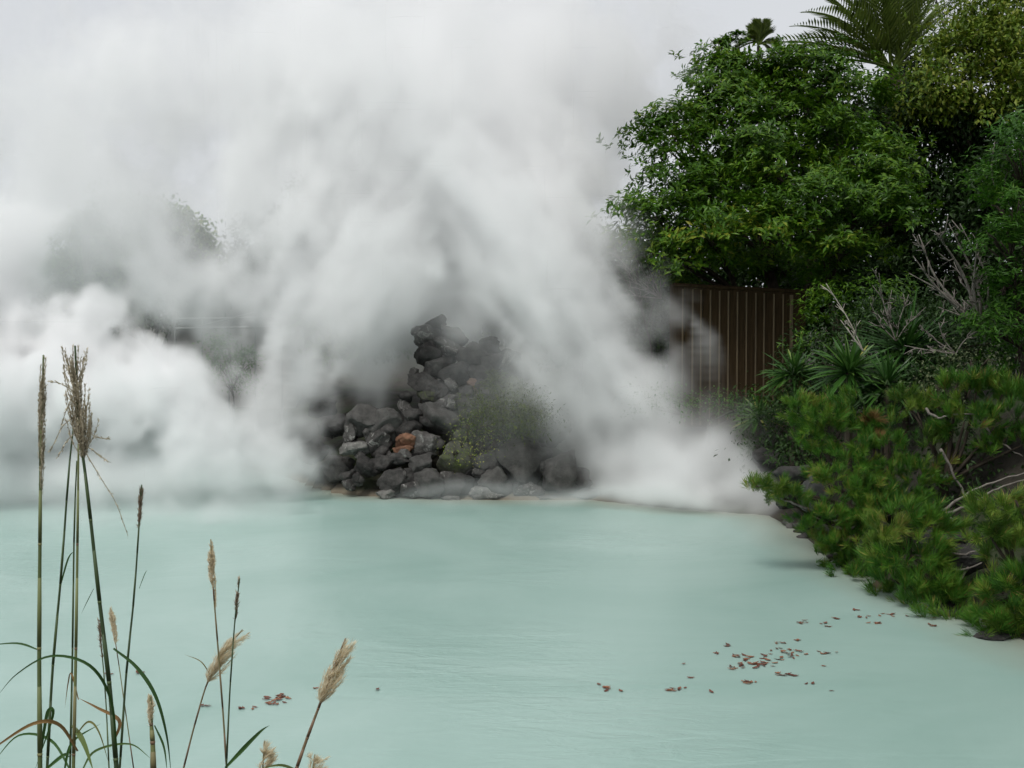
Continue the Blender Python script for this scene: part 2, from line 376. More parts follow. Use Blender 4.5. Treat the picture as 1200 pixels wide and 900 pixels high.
# the middle column
plume([(315, 535, 62, 18.4, 2.2), (345, 460, 76, 18.8, 2.2), (378, 390, 92, 19.2, 2.2), (395, 320, 115, 19.6, 2.0), (410, 240, 135, 20.2, 1.7), (420, 150, 160, 21, 1.3), (390, 50, 190, 21.5, .9)], .62, .14, .55, F=fbL)
blob(425, 430, 55, 75, 19.4, 1.5, soft=.7)
blob(325, 500, 60, 60, 18.6, 1.3, soft=.7)
# the right column
plume([(735, 560, 45, 18.4, 2.2), (738, 500, 62, 18.5, 2.0), (722, 430, 84, 18.8, 2.0), (690, 370, 98, 19, 1.9), (645, 310, 108, 19.4, 1.8), (605, 240, 115, 20, 1.6), (590, 160, 140, 20.6, 1.2), (610, 60, 180, 21.5, .9)], .62, .14, .55, F=fbR)
plume([(785, 500, 48, 18.0, 1.6), (785, 430, 50, 18.1, 1.5), (765, 360, 54, 18.5, 1.2), (725, 285, 66, 19, 1.1), (705, 200, 80, 20, .9), (725, 120, 95, 21, .6)], .75, .14, .5, F=fbR)
# puffs low over the right bank
for a_ in [(765, 555, 60, 54, 17.2, 1.8), (835, 545, 56, 62, 17.0, 1.6), (872, 568, 40, 46, 16.8, 1.3), (730, 580, 45, 30, 17.4, 1.5), (810, 590, 110, 18, 16.7, 1.2)]:
    blob(*a_, soft=.75, nb=.2, nf=.3)
for a_ in [(735, 570, 55, 34, 17.6, 1.6), (790, 575, 60, 34, 17.2, 1.5), (845, 578, 50, 32, 16.9, 1.3), (760, 530, 50, 50, 17.9, 1.3), (700, 545, 40, 55, 18.2, 1.4), (880, 585, 34, 22, 16.4, 1.0), (750, 450, 60, 60, 18.6, 1.5), (815, 540, 60, 50, 17.0, 1.8), (770, 580, 110, 26, 17.0, 1.8), (865, 560, 40, 40, 16.7, 1.5)]:
    blob(*a_, soft=.8, nb=.12, nf=.2, warp=.35)
for a_ in [(722, 545, 34, 60, 17.7, 2.0), (712, 575, 24, 22, 17.6, 1.6), (735, 480, 50, 60, 18.0, 1.2)]:
    blob(*a_, soft=.9, nb=.05, nf=.25, warp=.3)
blob(200, 598, 300, 22, 16.4, .55, soft=.95, nf=.25, nb=.05, warp=.3, ryd=1.2)
blob(110, 606, 280, 28, 15.6, .4, soft=.95, nf=.25, nb=.05, warp=.3, ryd=1.5)
blob(540, 375, 90, 36, 18.8, .4, soft=.95, nf=.35, nb=.05)
blob(512, 380, 70, 34, 18.7, .4, soft=.95, nf=.4, nb=.05)
blob(480, 310, 120, 70, 18.4, .4, soft=.95, nf=.45, nb=.1, F=fbR)
blob(0, 375, 90, 70, 18.6, 1.5, soft=.8, nf=.25, nb=.2)
# drifting veils
blob(140, 270, 190, 150, 21, .36, soft=.9, nf=.12, nb=.1, warp=.3, ryd=1.8)
blob(60, 230, 110, 120, 20.5, .55, soft=.9, nf=.12, nb=.1, warp=.3, ryd=1.6)
blob(170, 260, 270, 180, 21.5, .6, soft=.9, nf=.45, ryd=2.4)
blob(40, 120, 280, 130, 21.5, .5, soft=.9, nf=.4, ryd=2.4)
blob(300, 120, 280, 190, 22, 1.0, soft=.9, nf=.35, ryd=2.6)
blob(560, 60, 260, 170, 22.5, .8, soft=.9, nf=.35, ryd=2.6)
blob(690, 100, 110, 110, 21.8, .5, soft=.9, nf=.4, ryd=1.8)
blob(285, 240, 105, 130, 20.6, .9, soft=.9, nf=.4)
blob(250, 345, 140, 80, 21, 1.5, soft=.9, nf=.4)
blob(505, 280, 130, 140, 22, 2.0, soft=.9, nf=.3)
blob(440, 270, 80, 120, 20.6, .9, soft=.9, nf=.25, nb=.05)
blob(660, 240, 80, 90, 21, .5, soft=.9, nf=.3, nb=.05)
blob(500, 320, 80, 90, 21, .6, soft=.9, nf=.3)
blob(540, 380, 120, 70, 21.2, .8, soft=.9, nf=.45)
blob(60, 572, 180, 30, 17.3, 1.8, soft=.8, nf=.15, nb=.1, warp=.3)
blob(268, 415, 40, 45, 20.5, .55, soft=.9, nf=.2, nb=.1, warp=.3)
blob(690, 480, 40, 70, 18.2, .9, soft=.9, nf=.2, nb=.1, warp=.3)
blob(660, 500, 50, 80, 18.0, .6, soft=.9, nf=.2, nb=.1, warp=.3)
blob(590, 450, 130, 140, 18.0, .14, soft=.9, nf=.4, ryd=1.2)
blob(640, 400, 60, 70, 18.3, .5, soft=.9, nf=.4, ryd=.9)
blob(560, 592, 330, 13, 16.8, .3, soft=.9, nf=.4, ryd=1.2)
blob(720, 596, 210, 13, 16.4, .35, soft=.9, nf=.4, ryd=1.2)
blob(850, 500, 80, 60, 17.6, .25, soft=.9, nf=.4, ryd=.8)
def edge(v, a_, b_, wd): return np.clip((v - a_) / wd, 0, 1) * np.clip((b_ - v) / wd, 0, 1)
dens *= edge(xs, X0, X1, .8)[:, None, None] * edge(ys, Y0, Y1, .6)[None, :, None] * np.clip((Z1 - zs) / .8, 0, 1)[None, None, :]
dens[dens < .004] = 0
me = bpy.data.meshes.new('steam'); me.vertices.add(NX * NY * NZ)
a = me.attributes.new('steam_density', 'FLOAT', 'POINT'); a.data.foreach_set('value', np.ascontiguousarray(dens.transpose(2, 1, 0)).reshape(-1))
m = bpy.data.materials.new('steam'); m.use_nodes = True; nt = m.node_tree
nt.nodes.remove(nt.nodes['Principled BSDF']); pv = nt.nodes.new('ShaderNodeVolumePrincipled')
pv.inputs['Color'].default_value = (.994, .995, .996, 1); pv.inputs['Density'].default_value = 1.0; pv.inputs['Anisotropy'].default_value = .0
nt.links.new(pv.outputs[0], nt.nodes['Material Output'].inputs['Volume'])
steam = bpy.data.objects.new('steam', me); link(steam); me.materials.append(m)
tag(steam, 'white steam billowing up from the hot pond', 'steam', kind='stuff')
g = bpy.data.node_groups.new('steam_grid', 'GeometryNodeTree')
g.interface.new_socket('Geometry', in_out='INPUT', socket_type='NodeSocketGeometry'); g.interface.new_socket('Geometry', in_out='OUTPUT', socket_type='NodeSocketGeometry')
N = g.nodes.new; gi, go = N('NodeGroupInput'), N('NodeGroupOutput')
pos = N('GeometryNodeInputPosition'); sep = N('ShaderNodeSeparateXYZ'); g.links.new(pos.outputs[0], sep.inputs[0])
def gmath(op, *ins):
    q = N('ShaderNodeMath'); q.operation = op
    for k, v in enumerate(ins):
        if hasattr(v, 'links'): g.links.new(v, q.inputs[k])
        else: q.inputs[k].default_value = v
    return q.outputs[0]
def idx(sock, lo): return gmath('ROUND', gmath('DIVIDE', gmath('SUBTRACT', sock, lo), DX))
def im(op, a_, b_):
    q = N('FunctionNodeIntegerMath'); q.operation = op
    for k, v in enumerate((a_, b_)):
        if hasattr(v, 'links'): g.links.new(v, q.inputs[k])
        else: q.inputs[k].default_value = v
    return q.outputs[0]
ii = im('ADD', idx(sep.outputs[0], X0), im('MULTIPLY', im('ADD', idx(sep.outputs[1], Y0), im('MULTIPLY', idx(sep.outputs[2], Z0), NY)), NX))
na = N('GeometryNodeInputNamedAttribute'); na.data_type = 'FLOAT'; na.inputs[0].default_value = 'steam_density'
si = N('GeometryNodeSampleIndex'); si.data_type = 'FLOAT'; si.domain = 'POINT'; si.clamp = True
g.links.new(gi.outputs[0], si.inputs['Geometry']); g.links.new(na.outputs[0], si.inputs['Value']); g.links.new(ii, si.inputs['Index'])
vc = N('GeometryNodeVolumeCube'); g.links.new(si.outputs[0], vc.inputs['Density'])
vc.inputs['Min'].default_value = (X0, Y0, Z0); vc.inputs['Max'].default_value = (X0 + DX * (NX - 1), Y0 + DX * (NY - 1), Z0 + DX * (NZ - 1))
for k, v in (('Resolution X', NX), ('Resolution Y', NY), ('Resolution Z', NZ)): vc.inputs[k].default_value = v
sm = N('GeometryNodeSetMaterial'); sm.inputs['Material'].default_value = m
g.links.new(vc.outputs[0], sm.inputs[0]); g.links.new(sm.outputs[0], go.inputs[0])
md = steam.modifiers.new('steam_grid', 'NODES'); md.node_group = g
del dens, wa, bil, fb, fbR, fbL
#STEAM_END

# ------------------------------------------------------------------ rocks
def rock_mesh(seed, sx, sy, sz, angular=.95, sub=4):
    import bmesh
    r = random.Random(seed); bm = bmesh.new(); bmesh.ops.create_icosphere(bm, subdivisions=sub, radius=1)
    planes = [(Vector((r.gauss(0, 1), r.gauss(0, 1), r.gauss(0, 1))).normalized(), r.uniform(.52, .86)) for _ in range(11)]
    off = Vector((r.uniform(0, 99), r.uniform(0, 99), r.uniform(0, 99)))
    for v in bm.verts:
        p = v.co.copy()
        for nrm, c in planes:
            d = p.dot(nrm) - c
            if d > 0: p -= nrm * d * angular
        p *= 1 + .22 * mnoise.noise(p * 1.5 + off) + .11 * mnoise.noise(p * 3.7 + off) + .06 * mnoise.noise(p * 8 + off) + .03 * mnoise.noise(p * 17 + off)
        v.co = (p.x * sx * 1.15, p.y * sy * 1.15, p.z * sz * 1.15)
    me = bpy.data.meshes.new('rock'); bm.to_mesh(me); bm.free()
    me.polygons.foreach_set('use_smooth', np.ones(len(me.polygons), bool)); return me
rock_seed = [100]
def rock(px, py, rw, rh, Y, m, label, group=None, rot=0, ang=.95, name='rock', deep=1.0, sub=4):
    rock_seed[0] += 1
    me = rock_mesh(rock_seed[0], m_(rw, Y), m_((rw + rh) / 2, Y) * deep, m_(rh, Y), ang, sub)
    me.materials.append(M[m]); o = bpy.data.objects.new(name, me); link(o)
    o.location = at(px, py, Y); o.rotation_euler = (0, R(rot), rnd.uniform(-.3, .3))
    return tag(o, label, 'rock', group)
HEAP = 'rocks piled into the heap at the water'
def hy(py): return 17.95 + (585 - py) / 210 * 2.1
# (px, py, half width, half height, material, label, tilt)
HR = [
 (497, 392, 17, 12, 'rock_crust', 'small white crusted rock at the very top left of the rock heap', 10),
 (507, 402, 22, 16, 'rock', 'dark rock behind the tip of the rock heap closing the gap between the top stones', 5),
 (516, 420, 24, 14, 'rock', 'dark rock behind the upper rocks of the heap just under the wide crusted rock', -5),
 (512, 380, 15, 10, 'rock', 'dark rock forming the topmost tip of the rock heap', -10),
 (531, 393, 17, 11, 'rock', 'dark rock right of the tip of the rock heap', 15),
 (527, 409, 22, 12, 'rock_crust', 'wide crusted rock just under the tip of the rock heap', 12),
 (500, 414, 18, 13, 'rock', 'dark rock on the upper left edge of the heap, under the small white crusted rock', -5),
 (553, 417, 20, 14, 'rock', 'dark rock on the upper right shoulder of the heap, in thin steam', 20),
 (511, 432, 14, 12, 'rock', 'small dark rock left of the round dark rock in the upper heap', 0),
 (533, 437, 20, 15, 'rock', 'round dark rock in the middle of the upper heap', 0),
 (561, 440, 16, 13, 'rock', 'dark rock above the fern on the heap', 8),
 (494, 449, 17, 13, 'rock', 'dark rock on the left edge of the heap, halfway up', 20),
 (515, 455, 15, 10, 'rock', 'flat dark rock under the round dark rock of the upper heap', 0),
 (546, 462, 14, 11, 'rock', 'small dark rock beside the reddish stone on the heap', 0),
 (557, 452, 10, 8, 'rock_pink', 'small reddish stone on the upper heap left of the fern', 10),
 (503, 464, 13, 8, 'rock_moss', 'flat pale greenish rock on the left of the heap above the big dark boulder', 4),
 (527, 472, 17, 11, 'rock_crust', 'pale crusted rock leaning on the big dark boulder of the heap', -25),
 (512, 489, 25, 21, 'rock_smooth', 'big dark boulder at the centre of the rock heap', 0),
 (548, 480, 16, 13, 'rock', 'dark rock right of the big central boulder, under the small bush', 0),
 (481, 490, 14, 12, 'rock', 'blocky dark rock standing left of the big central boulder', 0),
 (476, 506, 18, 12, 'rock', 'dark rock above the orange rock', 0),
 (453, 499, 19, 19, 'rock_smooth', 'tall dark boulder at the crest of the left lobe of the heap', 0),
 (428, 496, 21, 19, 'rock_smooth', 'broad brownish grey boulder at the left end of the heap crest', 20),
 (412, 509, 9, 14, 'rock_crust', 'narrow upright white crusted rock at the left end of the heap', 20),
 (414, 526, 18, 9, 'rock_pale', 'pale grey flat rock at the left end of the heap', -6),
 (441, 515, 16, 17, 'rock_crust', 'white streaked boulder below the crest of the left lobe', 35),
 (478, 516, 13, 10, 'rock_orange', 'orange brown rock in the left lobe of the heap', -20),
 (474, 527, 12, 6, 'rock_orange', 'flat orange brown rock lying under the other orange rock', 0),
 (502, 520, 18, 18, 'rock_crust', 'dark boulder with white patches right of the orange rocks', 5),
 (469, 539, 15, 9, 'rock', 'small dark rock under the orange rocks', 0),
 (450, 542, 17, 11, 'rock', 'brownish dark rock over the round boulder near the waterline', 8),
 (494, 546, 16, 17, 'rock_smooth', 'upright grey block below the white patched boulder', 0),
 (430, 546, 16, 12, 'rock', 'dark rock low on the left lobe, under the pale flat rock', 0),
 (459, 564, 17, 15, 'rock', 'round dark boulder near the waterline at the left foot of the heap', 0),
 (479, 559, 10, 10, 'rock', 'small round stone right of the round boulder at the foot', 0),
 (484, 574, 16, 11, 'rock_crust', 'grey boulder with white crust at the waterline', -10),
 (505, 570, 22, 18, 'rock_smooth', 'big smooth grey rock at the waterline under the upright block', 10),
 (450, 579, 11, 6, 'rock_pale', 'small pale stone at the left foot of the heap', 0),
 (545, 516, 15, 14, 'rock_moss', 'rounded mossy green rock right of the white patched boulder', 0),
 (536, 541, 24, 21, 'rock_moss', 'sloping boulder covered with pale green lichen', 30),
 (534, 571, 22, 15, 'rock_smooth', 'dark smooth rock at the waterline below the lichen boulder', 0),
 (528, 584, 13, 4, 'rock_pale', 'thin pale slab lying in the water at the middle of the heap', 0),
 (574, 540, 23, 17, 'rock_smooth', 'grey boulder half veiled by steam under the yellow sprigs', 0),
 (579, 566, 18, 18, 'rock_smooth', 'triangular grey boulder left of the largest boulder', 25),
 (617, 541, 32, 31, 'rock_smooth', 'largest smooth grey boulder of the heap', -15),
 (655, 556, 28, 29, 'rock_smooth', 'second largest smooth boulder, right of the largest one', 12),
 (618, 574, 19, 9, 'rock_crust', 'flat grey stone in front of the largest boulder', 0),
 (567, 579, 21, 8, 'rock_pale', 'long pale stone at the waterline under the triangular boulder', 6),
 (643, 583, 15, 3.5, 'rock_pale', 'thin pale slab in the water below the second largest boulder', 0),
 (676, 566, 15, 17, 'rock', 'dark wedge shaped rock at the right foot of the heap', 20),
 (690, 579, 16, 7, 'rock', 'low dark stone at the right tip of the heap in the water', 0),
 (646, 507, 22, 20, 'rock', 'dark rock behind the largest boulder, right of the bush', 0),
 (612, 500, 24, 20, 'rock', 'dark rock in the shade under the small bush on the heap', 0),
 (580, 500, 20, 16, 'rock', 'dark rock behind the yellow sprigs', 0),
 (572, 406, 16, 11, 'rock', 'dark rock high on the right shoulder of the heap fading into steam', 10),
 (592, 422, 18, 13, 'rock_crust', 'grey crusted rock on the right shoulder of the heap fading into steam', -8),
 (598, 440, 24, 18, 'rock', 'dark rock behind the bush, fading into the right steam column', 0),
 (575, 424, 20, 15, 'rock', 'dark rock below the right shoulder of the heap, in the steam', 0),
 (625, 470, 24, 20, 'rock', 'dark rock right of the small bush on the heap', 0),
 (378, 478, 18, 12, 'rock', 'dark rock showing through the steam left of the heap, upper one', 5),
 (366, 528, 18, 14, 'rock', 'dark rock showing through the steam left of the heap, lower one', 0),
 (392, 500, 18, 14, 'rock', 'dark rock half lost in steam beside the left end of the heap', 0),
 (395, 545, 20, 16, 'rock', 'dark rock half lost in steam under the pale flat rock', 0),
]
for px, py, rw, rh, mm, lab, tilt in HR:
    rock(px, py, rw, rh, hy(py) + (.25 if 'behind' in lab or 'shade' in lab else 0) + (.5 if px < 400 else 0), mm, lab, HEAP, tilt)
for k in range(170):                                    # smaller stones wedged between the named ones
    px = rnd.uniform(405, 690); py = rnd.uniform(395, 575)
    top = 395 + abs(px - 520) * (1.0 if px > 520 else 1.15)
    if px < 470: top = 490
    if py < top: continue
    rock(px, py, rnd.uniform(5, 11), rnd.uniform(5, 8.5), hy(py) + rnd.uniform(-.1, .14), rnd.choice(['rock', 'rock', 'rock', 'rock_crust']),
         'small dark stone wedged between the boulders of the rock heap', HEAP, rnd.uniform(-30, 30), sub=3)
BANK = 'rocks along the right bank'
for px, py, rw, rh, Y, mm, lab in [
 (1138, 655, 22, 20, 10.9, 'rock_smooth', 'dark grey boulder behind the front pine tufts by the right edge'),
 (1033, 690, 11, 9, 11.5, 'rock_pink', 'pinkish stone at the waterline under the pine'),
 (993, 640, 10, 14, 12.9, 'rock_pink', 'upright pale pink stone among the low pine tufts'),
 (935, 555, 24, 12, 15.2, 'rock_smooth', 'flat grey rock behind the overhanging pine branch'),
 (955, 580, 16, 22, 14.2, 'rock_smooth', 'leaning grey slab behind the overhanging pine branch'),
 (925, 585, 16, 12, 15.6, 'rock', 'dark rock at the waterline left of the leaning grey slab'),
 (905, 540, 22, 16, 16.6, 'rock', 'dark rock in steam under the low spiky plant'),
 (1070, 712, 12, 6, 11.0, 'rock', 'low dark stone at the waterline right of the pinkish stone'),
 (1110, 722, 20, 7, 10.4, 'rock', 'low dark stone at the waterline under the front pine'),
 (1165, 745, 26, 8, 9.6, 'rock', 'dark stone at the waterline near the right edge'),
 (1120, 640, 40, 26, 11.6, 'rock', 'shaded rock in the bank behind the dark grey boulder'),
 (1015, 660, 24, 16, 12.5, 'rock', 'shaded rock behind the upright pink stone'),
 (815, 588, 26, 12, 17.2, 'rock', 'dark rock lost in the low steam on the right bank'),
 (760, 585, 24, 12, 17.7, 'rock', 'dark rock lost in the steam right of the heap')]:
    rock(px, py, rw, rh, Y, mm, lab, BANK)

for k in range(34):
    a_, b_ = SH[min(k // 6, 5)], SH[min(k // 6, 5) + 1]; t_ = rnd.random(); x_, y_ = a_ + (b_ - a_) * t_
    me = rock_mesh(700 + k, rnd.uniform(.04, .15), rnd.uniform(.05, .12), rnd.uniform(.03, .07), sub=3); me.materials.append(M[rnd.choice(['rock', 'rock', 'rock_smooth'])])
    o = bpy.data.objects.new('rock', me); link(o); o.location = (x_ + rnd.uniform(-.05, .22), y_ + rnd.uniform(-.1, .1), rnd.uniform(-.01, .04)); o.rotation_euler = (0, 0, rnd.uniform(0, 6))
    tag(o, 'small dark stone lining the waterline of the right bank', 'rock', BANK)

# ------------------------------------------------------------------ foliage builders
def pad_points(pad, n, shell=.55, up=-.55):
    """points through a lump of foliage and the way each faces"""
    px, py, rx, ry, Y = pad[:5]; c = np.array(at(px, py, Y)); ax, az = m_(rx, Y), m_(ry, Y); ay = ax * .9
    m0 = max(5, n // 10); d = unit(m0, up); r = shell + (1 - shell) * rng.random(len(d)) ** .6
    r = r * (1 + .18 * np.sin(d[:, 0] * 5 + px) * np.cos(d[:, 2] * 4 + py))
    P = c + d * r[:, None] * np.array([ax, ay, az])
    k = np.array([mnoise.noise(Vector(p) * 2.1) + .6 * mnoise.noise(Vector(p) * 5.3) for p in P])
    P = P + d * np.array([ax, ay, az]) * (.32 * k)[:, None]
    q = np.arange(n) % len(d); s_ = min(.2, .36 * ax)            # every spray of leaves is a flat clump of its own
    P = P[q] + rng.normal(size=(n, 3)) * np.array([s_, s_, s_ * .42]); return P, d[q]
def rosettes(mb, P, D, per, L, W, droop=.15, tint0=.5, jit=.35, up=.7):
    """whorls of leaves at P"""
    n = len(P)
    for k in range(per):
        a = D * .8 + np.array([0, 0, up]) + rng.normal(size=P.shape) * .25; a /= np.linalg.norm(a, axis=1, keepdims=True)
        ref = np.cross(a, rng.normal(size=P.shape)); ref /= np.linalg.norm(ref, axis=1, keepdims=True)
        d = ref + a * rng.uniform(.0, .7, (n, 1)) - np.array([0, 0, droop])
        mb.leaves(P + rng.normal(size=P.shape) * .025, d, a, L * rng.uniform(.65, 1.2, n), W * rng.uniform(.7, 1.2, n),
                  np.clip(tint0 + jit * (rng.random(n) - .5) * 2, 0, 1), fold=.18, curl=.08)
def loose_leaves(mb, P, D, per, L, W, spread=.1, tint0=.5, jit=.4, droop=.35):
    for k in range(per):
        n = len(P); d = D * .6 + rng.normal(size=P.shape) * .7 - np.array([0, 0, droop])
        nrm = np.array([0, 0, 1.]) + D * .5 + rng.normal(size=P.shape) * .45
        mb.leaves(P + rng.normal(size=P.shape) * spread, d, nrm, L * rng.uniform(.6, 1.25, n), W * rng.uniform(.7, 1.25, n),
                  np.clip(tint0 + jit * (rng.random(n) - .5) * 2, 0, 1), fold=.15, curl=.1)
def limbs(mb, base, targets, r0, r1=.015, fork=.5, tint=.5):
    """a trunk from base, a handful of main limbs, each forking on towards its share of the targets"""
    base = Vector(base); T = [Vector(t) for t in targets]; mean = sum(T, Vector()) / len(T)
    top = base.lerp(mean, fork)
    tr = curve_pts([base, base.lerp(top, .5) + Vector((rnd.uniform(-.12, .12), 0, 0)), top], 6)
    mb.tube(tr, taper(len(tr), r0, r0 * .75), 9, tint)
    nl = max(1, min(5, len(T) // 3)); order = sorted(T, key=lambda t: math.atan2(t.z - top.z, t.x - top.x))
    for k in range(nl):
        share = order[k * len(T) // nl:(k + 1) * len(T) // nl]
        if not share: continue
        m0 = sum(share, Vector()) / len(share); s0 = tr[rnd.randint(len(tr) * 3 // 5, len(tr) - 1)]; e0 = s0.lerp(m0, .6)
        lc = curve_pts([s0, s0.lerp(e0, .5) + Vector((rnd.uniform(-.15, .15), rnd.uniform(-.15, .15), rnd.uniform(-.1, .1))) * (e0 - s0).length, e0], 5)
        mb.tube(lc, taper(len(lc), r0 * .55, r0 * .3), 7, tint)
        for t in share:
            s_ = lc[rnd.randint(len(lc) // 2, len(lc) - 1)]
            mid = s_.lerp(t, .5) + Vector((rnd.uniform(-.2, .2), rnd.uniform(-.2, .2), rnd.uniform(-.1, .25))) * (t - s_).length * .5
            c = curve_pts([s_, mid, t], 5); mb.tube(c, taper(len(c), r0 * .24, r1), 6, tint)
            for _ in range(4):
                q = c[rnd.randint(3, len(c) - 1)]; e = t + Vector((rnd.uniform(-1, 1), rnd.uniform(-1, 1), rnd.uniform(-.3, .6))) * min((t - s_).length * .22, .3)
                mb.tube([q, q.lerp(e, .5) + Vector((0, 0, .05)), e], [r1 * 1.1, r1 * .8, r1 * .4], 5, tint)
def gz(x, y): return float(ground_h(np.array([[x]]), np.array([[y]]))[0, 0])
def tree(name, label, cat, base_px, Y, pads, style, mleaf, group=None, dens=1.0, L=.11, W=.03, per=7, r0=.11, mbark='bark', fork=.5, tint0=.45, up=-.55, crown='crown', shell=.5, trunkpart='trunk'):
    b0 = at(base_px, 500, Y); base = Vector((b0.x, Y, gz(b0.x, Y) - .05))
    t = thing(name, label, cat, base, group)
    mb = MB(); limbs(mb, base, [at(p[0], p[1] + p[3] * .3, p[4]) for p in pads], r0, fork=fork); mb.build(trunkpart, M[mbark], t, True)
    mb = MB()
    for p in pads:
        area = m_(p[2], p[4]) * m_(p[3], p[4])
        n = int(area * 330 * dens) + 12
        P, D = pad_points(p, n, shell, up)
        (rosettes if style == 'whorl' else loose_leaves)(mb, P, D, per, L, W, tint0=tint0 + (p[5] if len(p) > 5 else 0) + rnd.uniform(-.1, .14))
    mb.build(crown, M[mleaf], t)
    return t

# ------------------------------------------------------------------ right side: trees
tree('broadleaf_tree', 'large broadleaf evergreen tree with layered glossy foliage hanging over the wooden fence', 'tree', 930, 20.6,
     [(800, 150, 50, 34, 20.2), (785, 160, 42, 26, 19.8), (830, 98, 38, 32, 20.4), (852, 72, 28, 22, 20.6), (862, 50, 9, 12, 20.6), (846, 52, 7, 9, 20.6), (912, 88, 30, 22, 20.5), (935, 74, 30, 24, 20.5), (885, 95, 40, 26, 20.6), (955, 92, 50, 34, 20.6), (1005, 112, 48, 34, 20.8),
      (855, 125, 50, 34, 20), (800, 200, 46, 32, 19.4), (768, 245, 40, 32, 19.3), (757, 285, 34, 30, 19.4, .1), (815, 238, 44, 32, 19.2), (875, 170, 55, 36, 19.6), (930, 145, 60, 38, 20),
      (985, 175, 60, 36, 19.6), (920, 205, 55, 30, 19.0), (868, 255, 62, 30, 18.6), (800, 300, 46, 34, 19.2, .1), (835, 275, 46, 24, 18.6, .15), (950, 255, 62, 34, 18.4), (1010, 230, 62, 36, 18.3),
      (1045, 255, 42, 26, 18.2), (900, 270, 55, 22, 18.2, .15), (985, 290, 60, 26, 18.4), (970, 322, 30, 16, 18.8), (860, 310, 60, 22, 20.2), (920, 318, 40, 20, 20.2), (800, 330, 26, 16, 20.0), (1035, 195, 40, 26, 18.8, .1), (915, 115, 50, 30, 20.8), (850, 205, 40, 26, 20)],
     'whorl', 'broad', dens=1.8, L=.135, W=.046, per=8, r0=.15, fork=.42, up=-.3)
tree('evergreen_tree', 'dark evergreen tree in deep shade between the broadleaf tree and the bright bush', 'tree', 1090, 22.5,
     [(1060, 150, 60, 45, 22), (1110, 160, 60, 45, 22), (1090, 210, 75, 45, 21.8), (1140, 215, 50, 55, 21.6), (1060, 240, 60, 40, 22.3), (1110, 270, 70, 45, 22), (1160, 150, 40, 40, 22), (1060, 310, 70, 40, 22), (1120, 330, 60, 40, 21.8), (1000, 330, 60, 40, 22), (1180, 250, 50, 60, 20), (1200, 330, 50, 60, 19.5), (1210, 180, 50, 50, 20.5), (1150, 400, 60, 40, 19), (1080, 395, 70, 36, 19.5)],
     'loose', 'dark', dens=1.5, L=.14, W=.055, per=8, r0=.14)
tree('camphor_tree', 'olive green tree with yellowish drooping leaves at the upper right', 'tree', 1150, 22,
     [(1098, 100, 30, 26, 21.5), (1130, 70, 55, 45, 21.5), (1180, 60, 55, 50, 21.3), (1110, 120, 50, 34, 21.2), (1165, 120, 50, 40, 21), (1200, 100, 40, 50, 21), (1170, 15, 50, 35, 22), (1215, 30, 40, 50, 22), (1078, 128, 28, 18, 21.2), (1140, 34, 30, 24, 21.8)],
     'loose', 'olive', dens=1.5, L=.13, W=.055, per=7, r0=.12)
tree('slender_tree', 'tall thin leaved tree with bare grey limbs beside the palm at the top edge', 'tree', 1125, 27,
     [(1110, 10, 34, 24, 27, .1), (1095, 40, 30, 22, 27, .1), (1130, 30, 34, 24, 26.8, .1), (1075, 8, 30, 24, 27), (1090, -30, 50, 30, 27), (1140, -20, 50, 30, 27), (1150, 40, 30, 30, 27)],
     'loose', 'olive', dens=.5, L=.11, W=.035, per=5, r0=.12, tint0=.3, mbark='greybark')
tree('leafy_bush', 'bright green leafy bush rising along the right edge', 'bush', 1190, 13.6,
     [(1190, 180, 34, 36, 13.6), (1175, 235, 32, 34, 13.5), (1195, 215, 40, 40, 13.8), (1165, 275, 26, 28, 13.3), (1190, 290, 40, 36, 13.5), (1175, 335, 32, 34, 13.4), (1200, 350, 40, 40, 13.6), (1170, 385, 34, 30, 13.3), (1195, 415, 40, 30, 13.4), (1215, 160, 40, 50, 14), (1225, 260, 40, 50, 13.6)],
     'whorl', 'bright', dens=1.5, L=.11, W=.026, per=8, r0=.06, tint0=.45)
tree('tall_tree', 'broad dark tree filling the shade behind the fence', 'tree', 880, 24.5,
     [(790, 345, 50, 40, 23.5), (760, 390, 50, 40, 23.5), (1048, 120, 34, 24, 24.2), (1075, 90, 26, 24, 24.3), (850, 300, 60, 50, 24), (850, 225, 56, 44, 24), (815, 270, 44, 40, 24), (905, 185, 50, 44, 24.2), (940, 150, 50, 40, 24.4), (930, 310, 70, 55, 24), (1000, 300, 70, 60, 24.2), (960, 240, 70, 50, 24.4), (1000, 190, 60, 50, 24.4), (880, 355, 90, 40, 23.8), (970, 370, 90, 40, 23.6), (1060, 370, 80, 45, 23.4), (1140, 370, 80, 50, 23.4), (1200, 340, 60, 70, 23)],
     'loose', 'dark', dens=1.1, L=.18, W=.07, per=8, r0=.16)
def add_shade_tree(label, x, y, pads, h):  # off-frame trees added to block sky light and darken the water at right
    base = Vector((x, y, gz(x, y) - .05)); t = thing('added_shade_tree', label, 'tree', base, 'unseen trees added to shade the water'); mb = MB()
    C0 = [Vector((x + a, y + b_, c)) for a, b_, c, r_ in pads]; limbs(mb, base, C0, .16, fork=.4); mb.build('trunk', M['bark'], t, True); mb = MB()
    for c, p in zip(C0, pads):
        n_ = int(p[3] ** 2 * 110); D = unit(n_, -.6); P = np.array(c) + D * (p[3] * (.5 + .5 * rng.random((len(D), 1)) ** .6)) * np.array([1, 1, .75])
        rosettes(mb, P, D, 6, .2, .075)
    mb.build('crown', M['broad'], t)
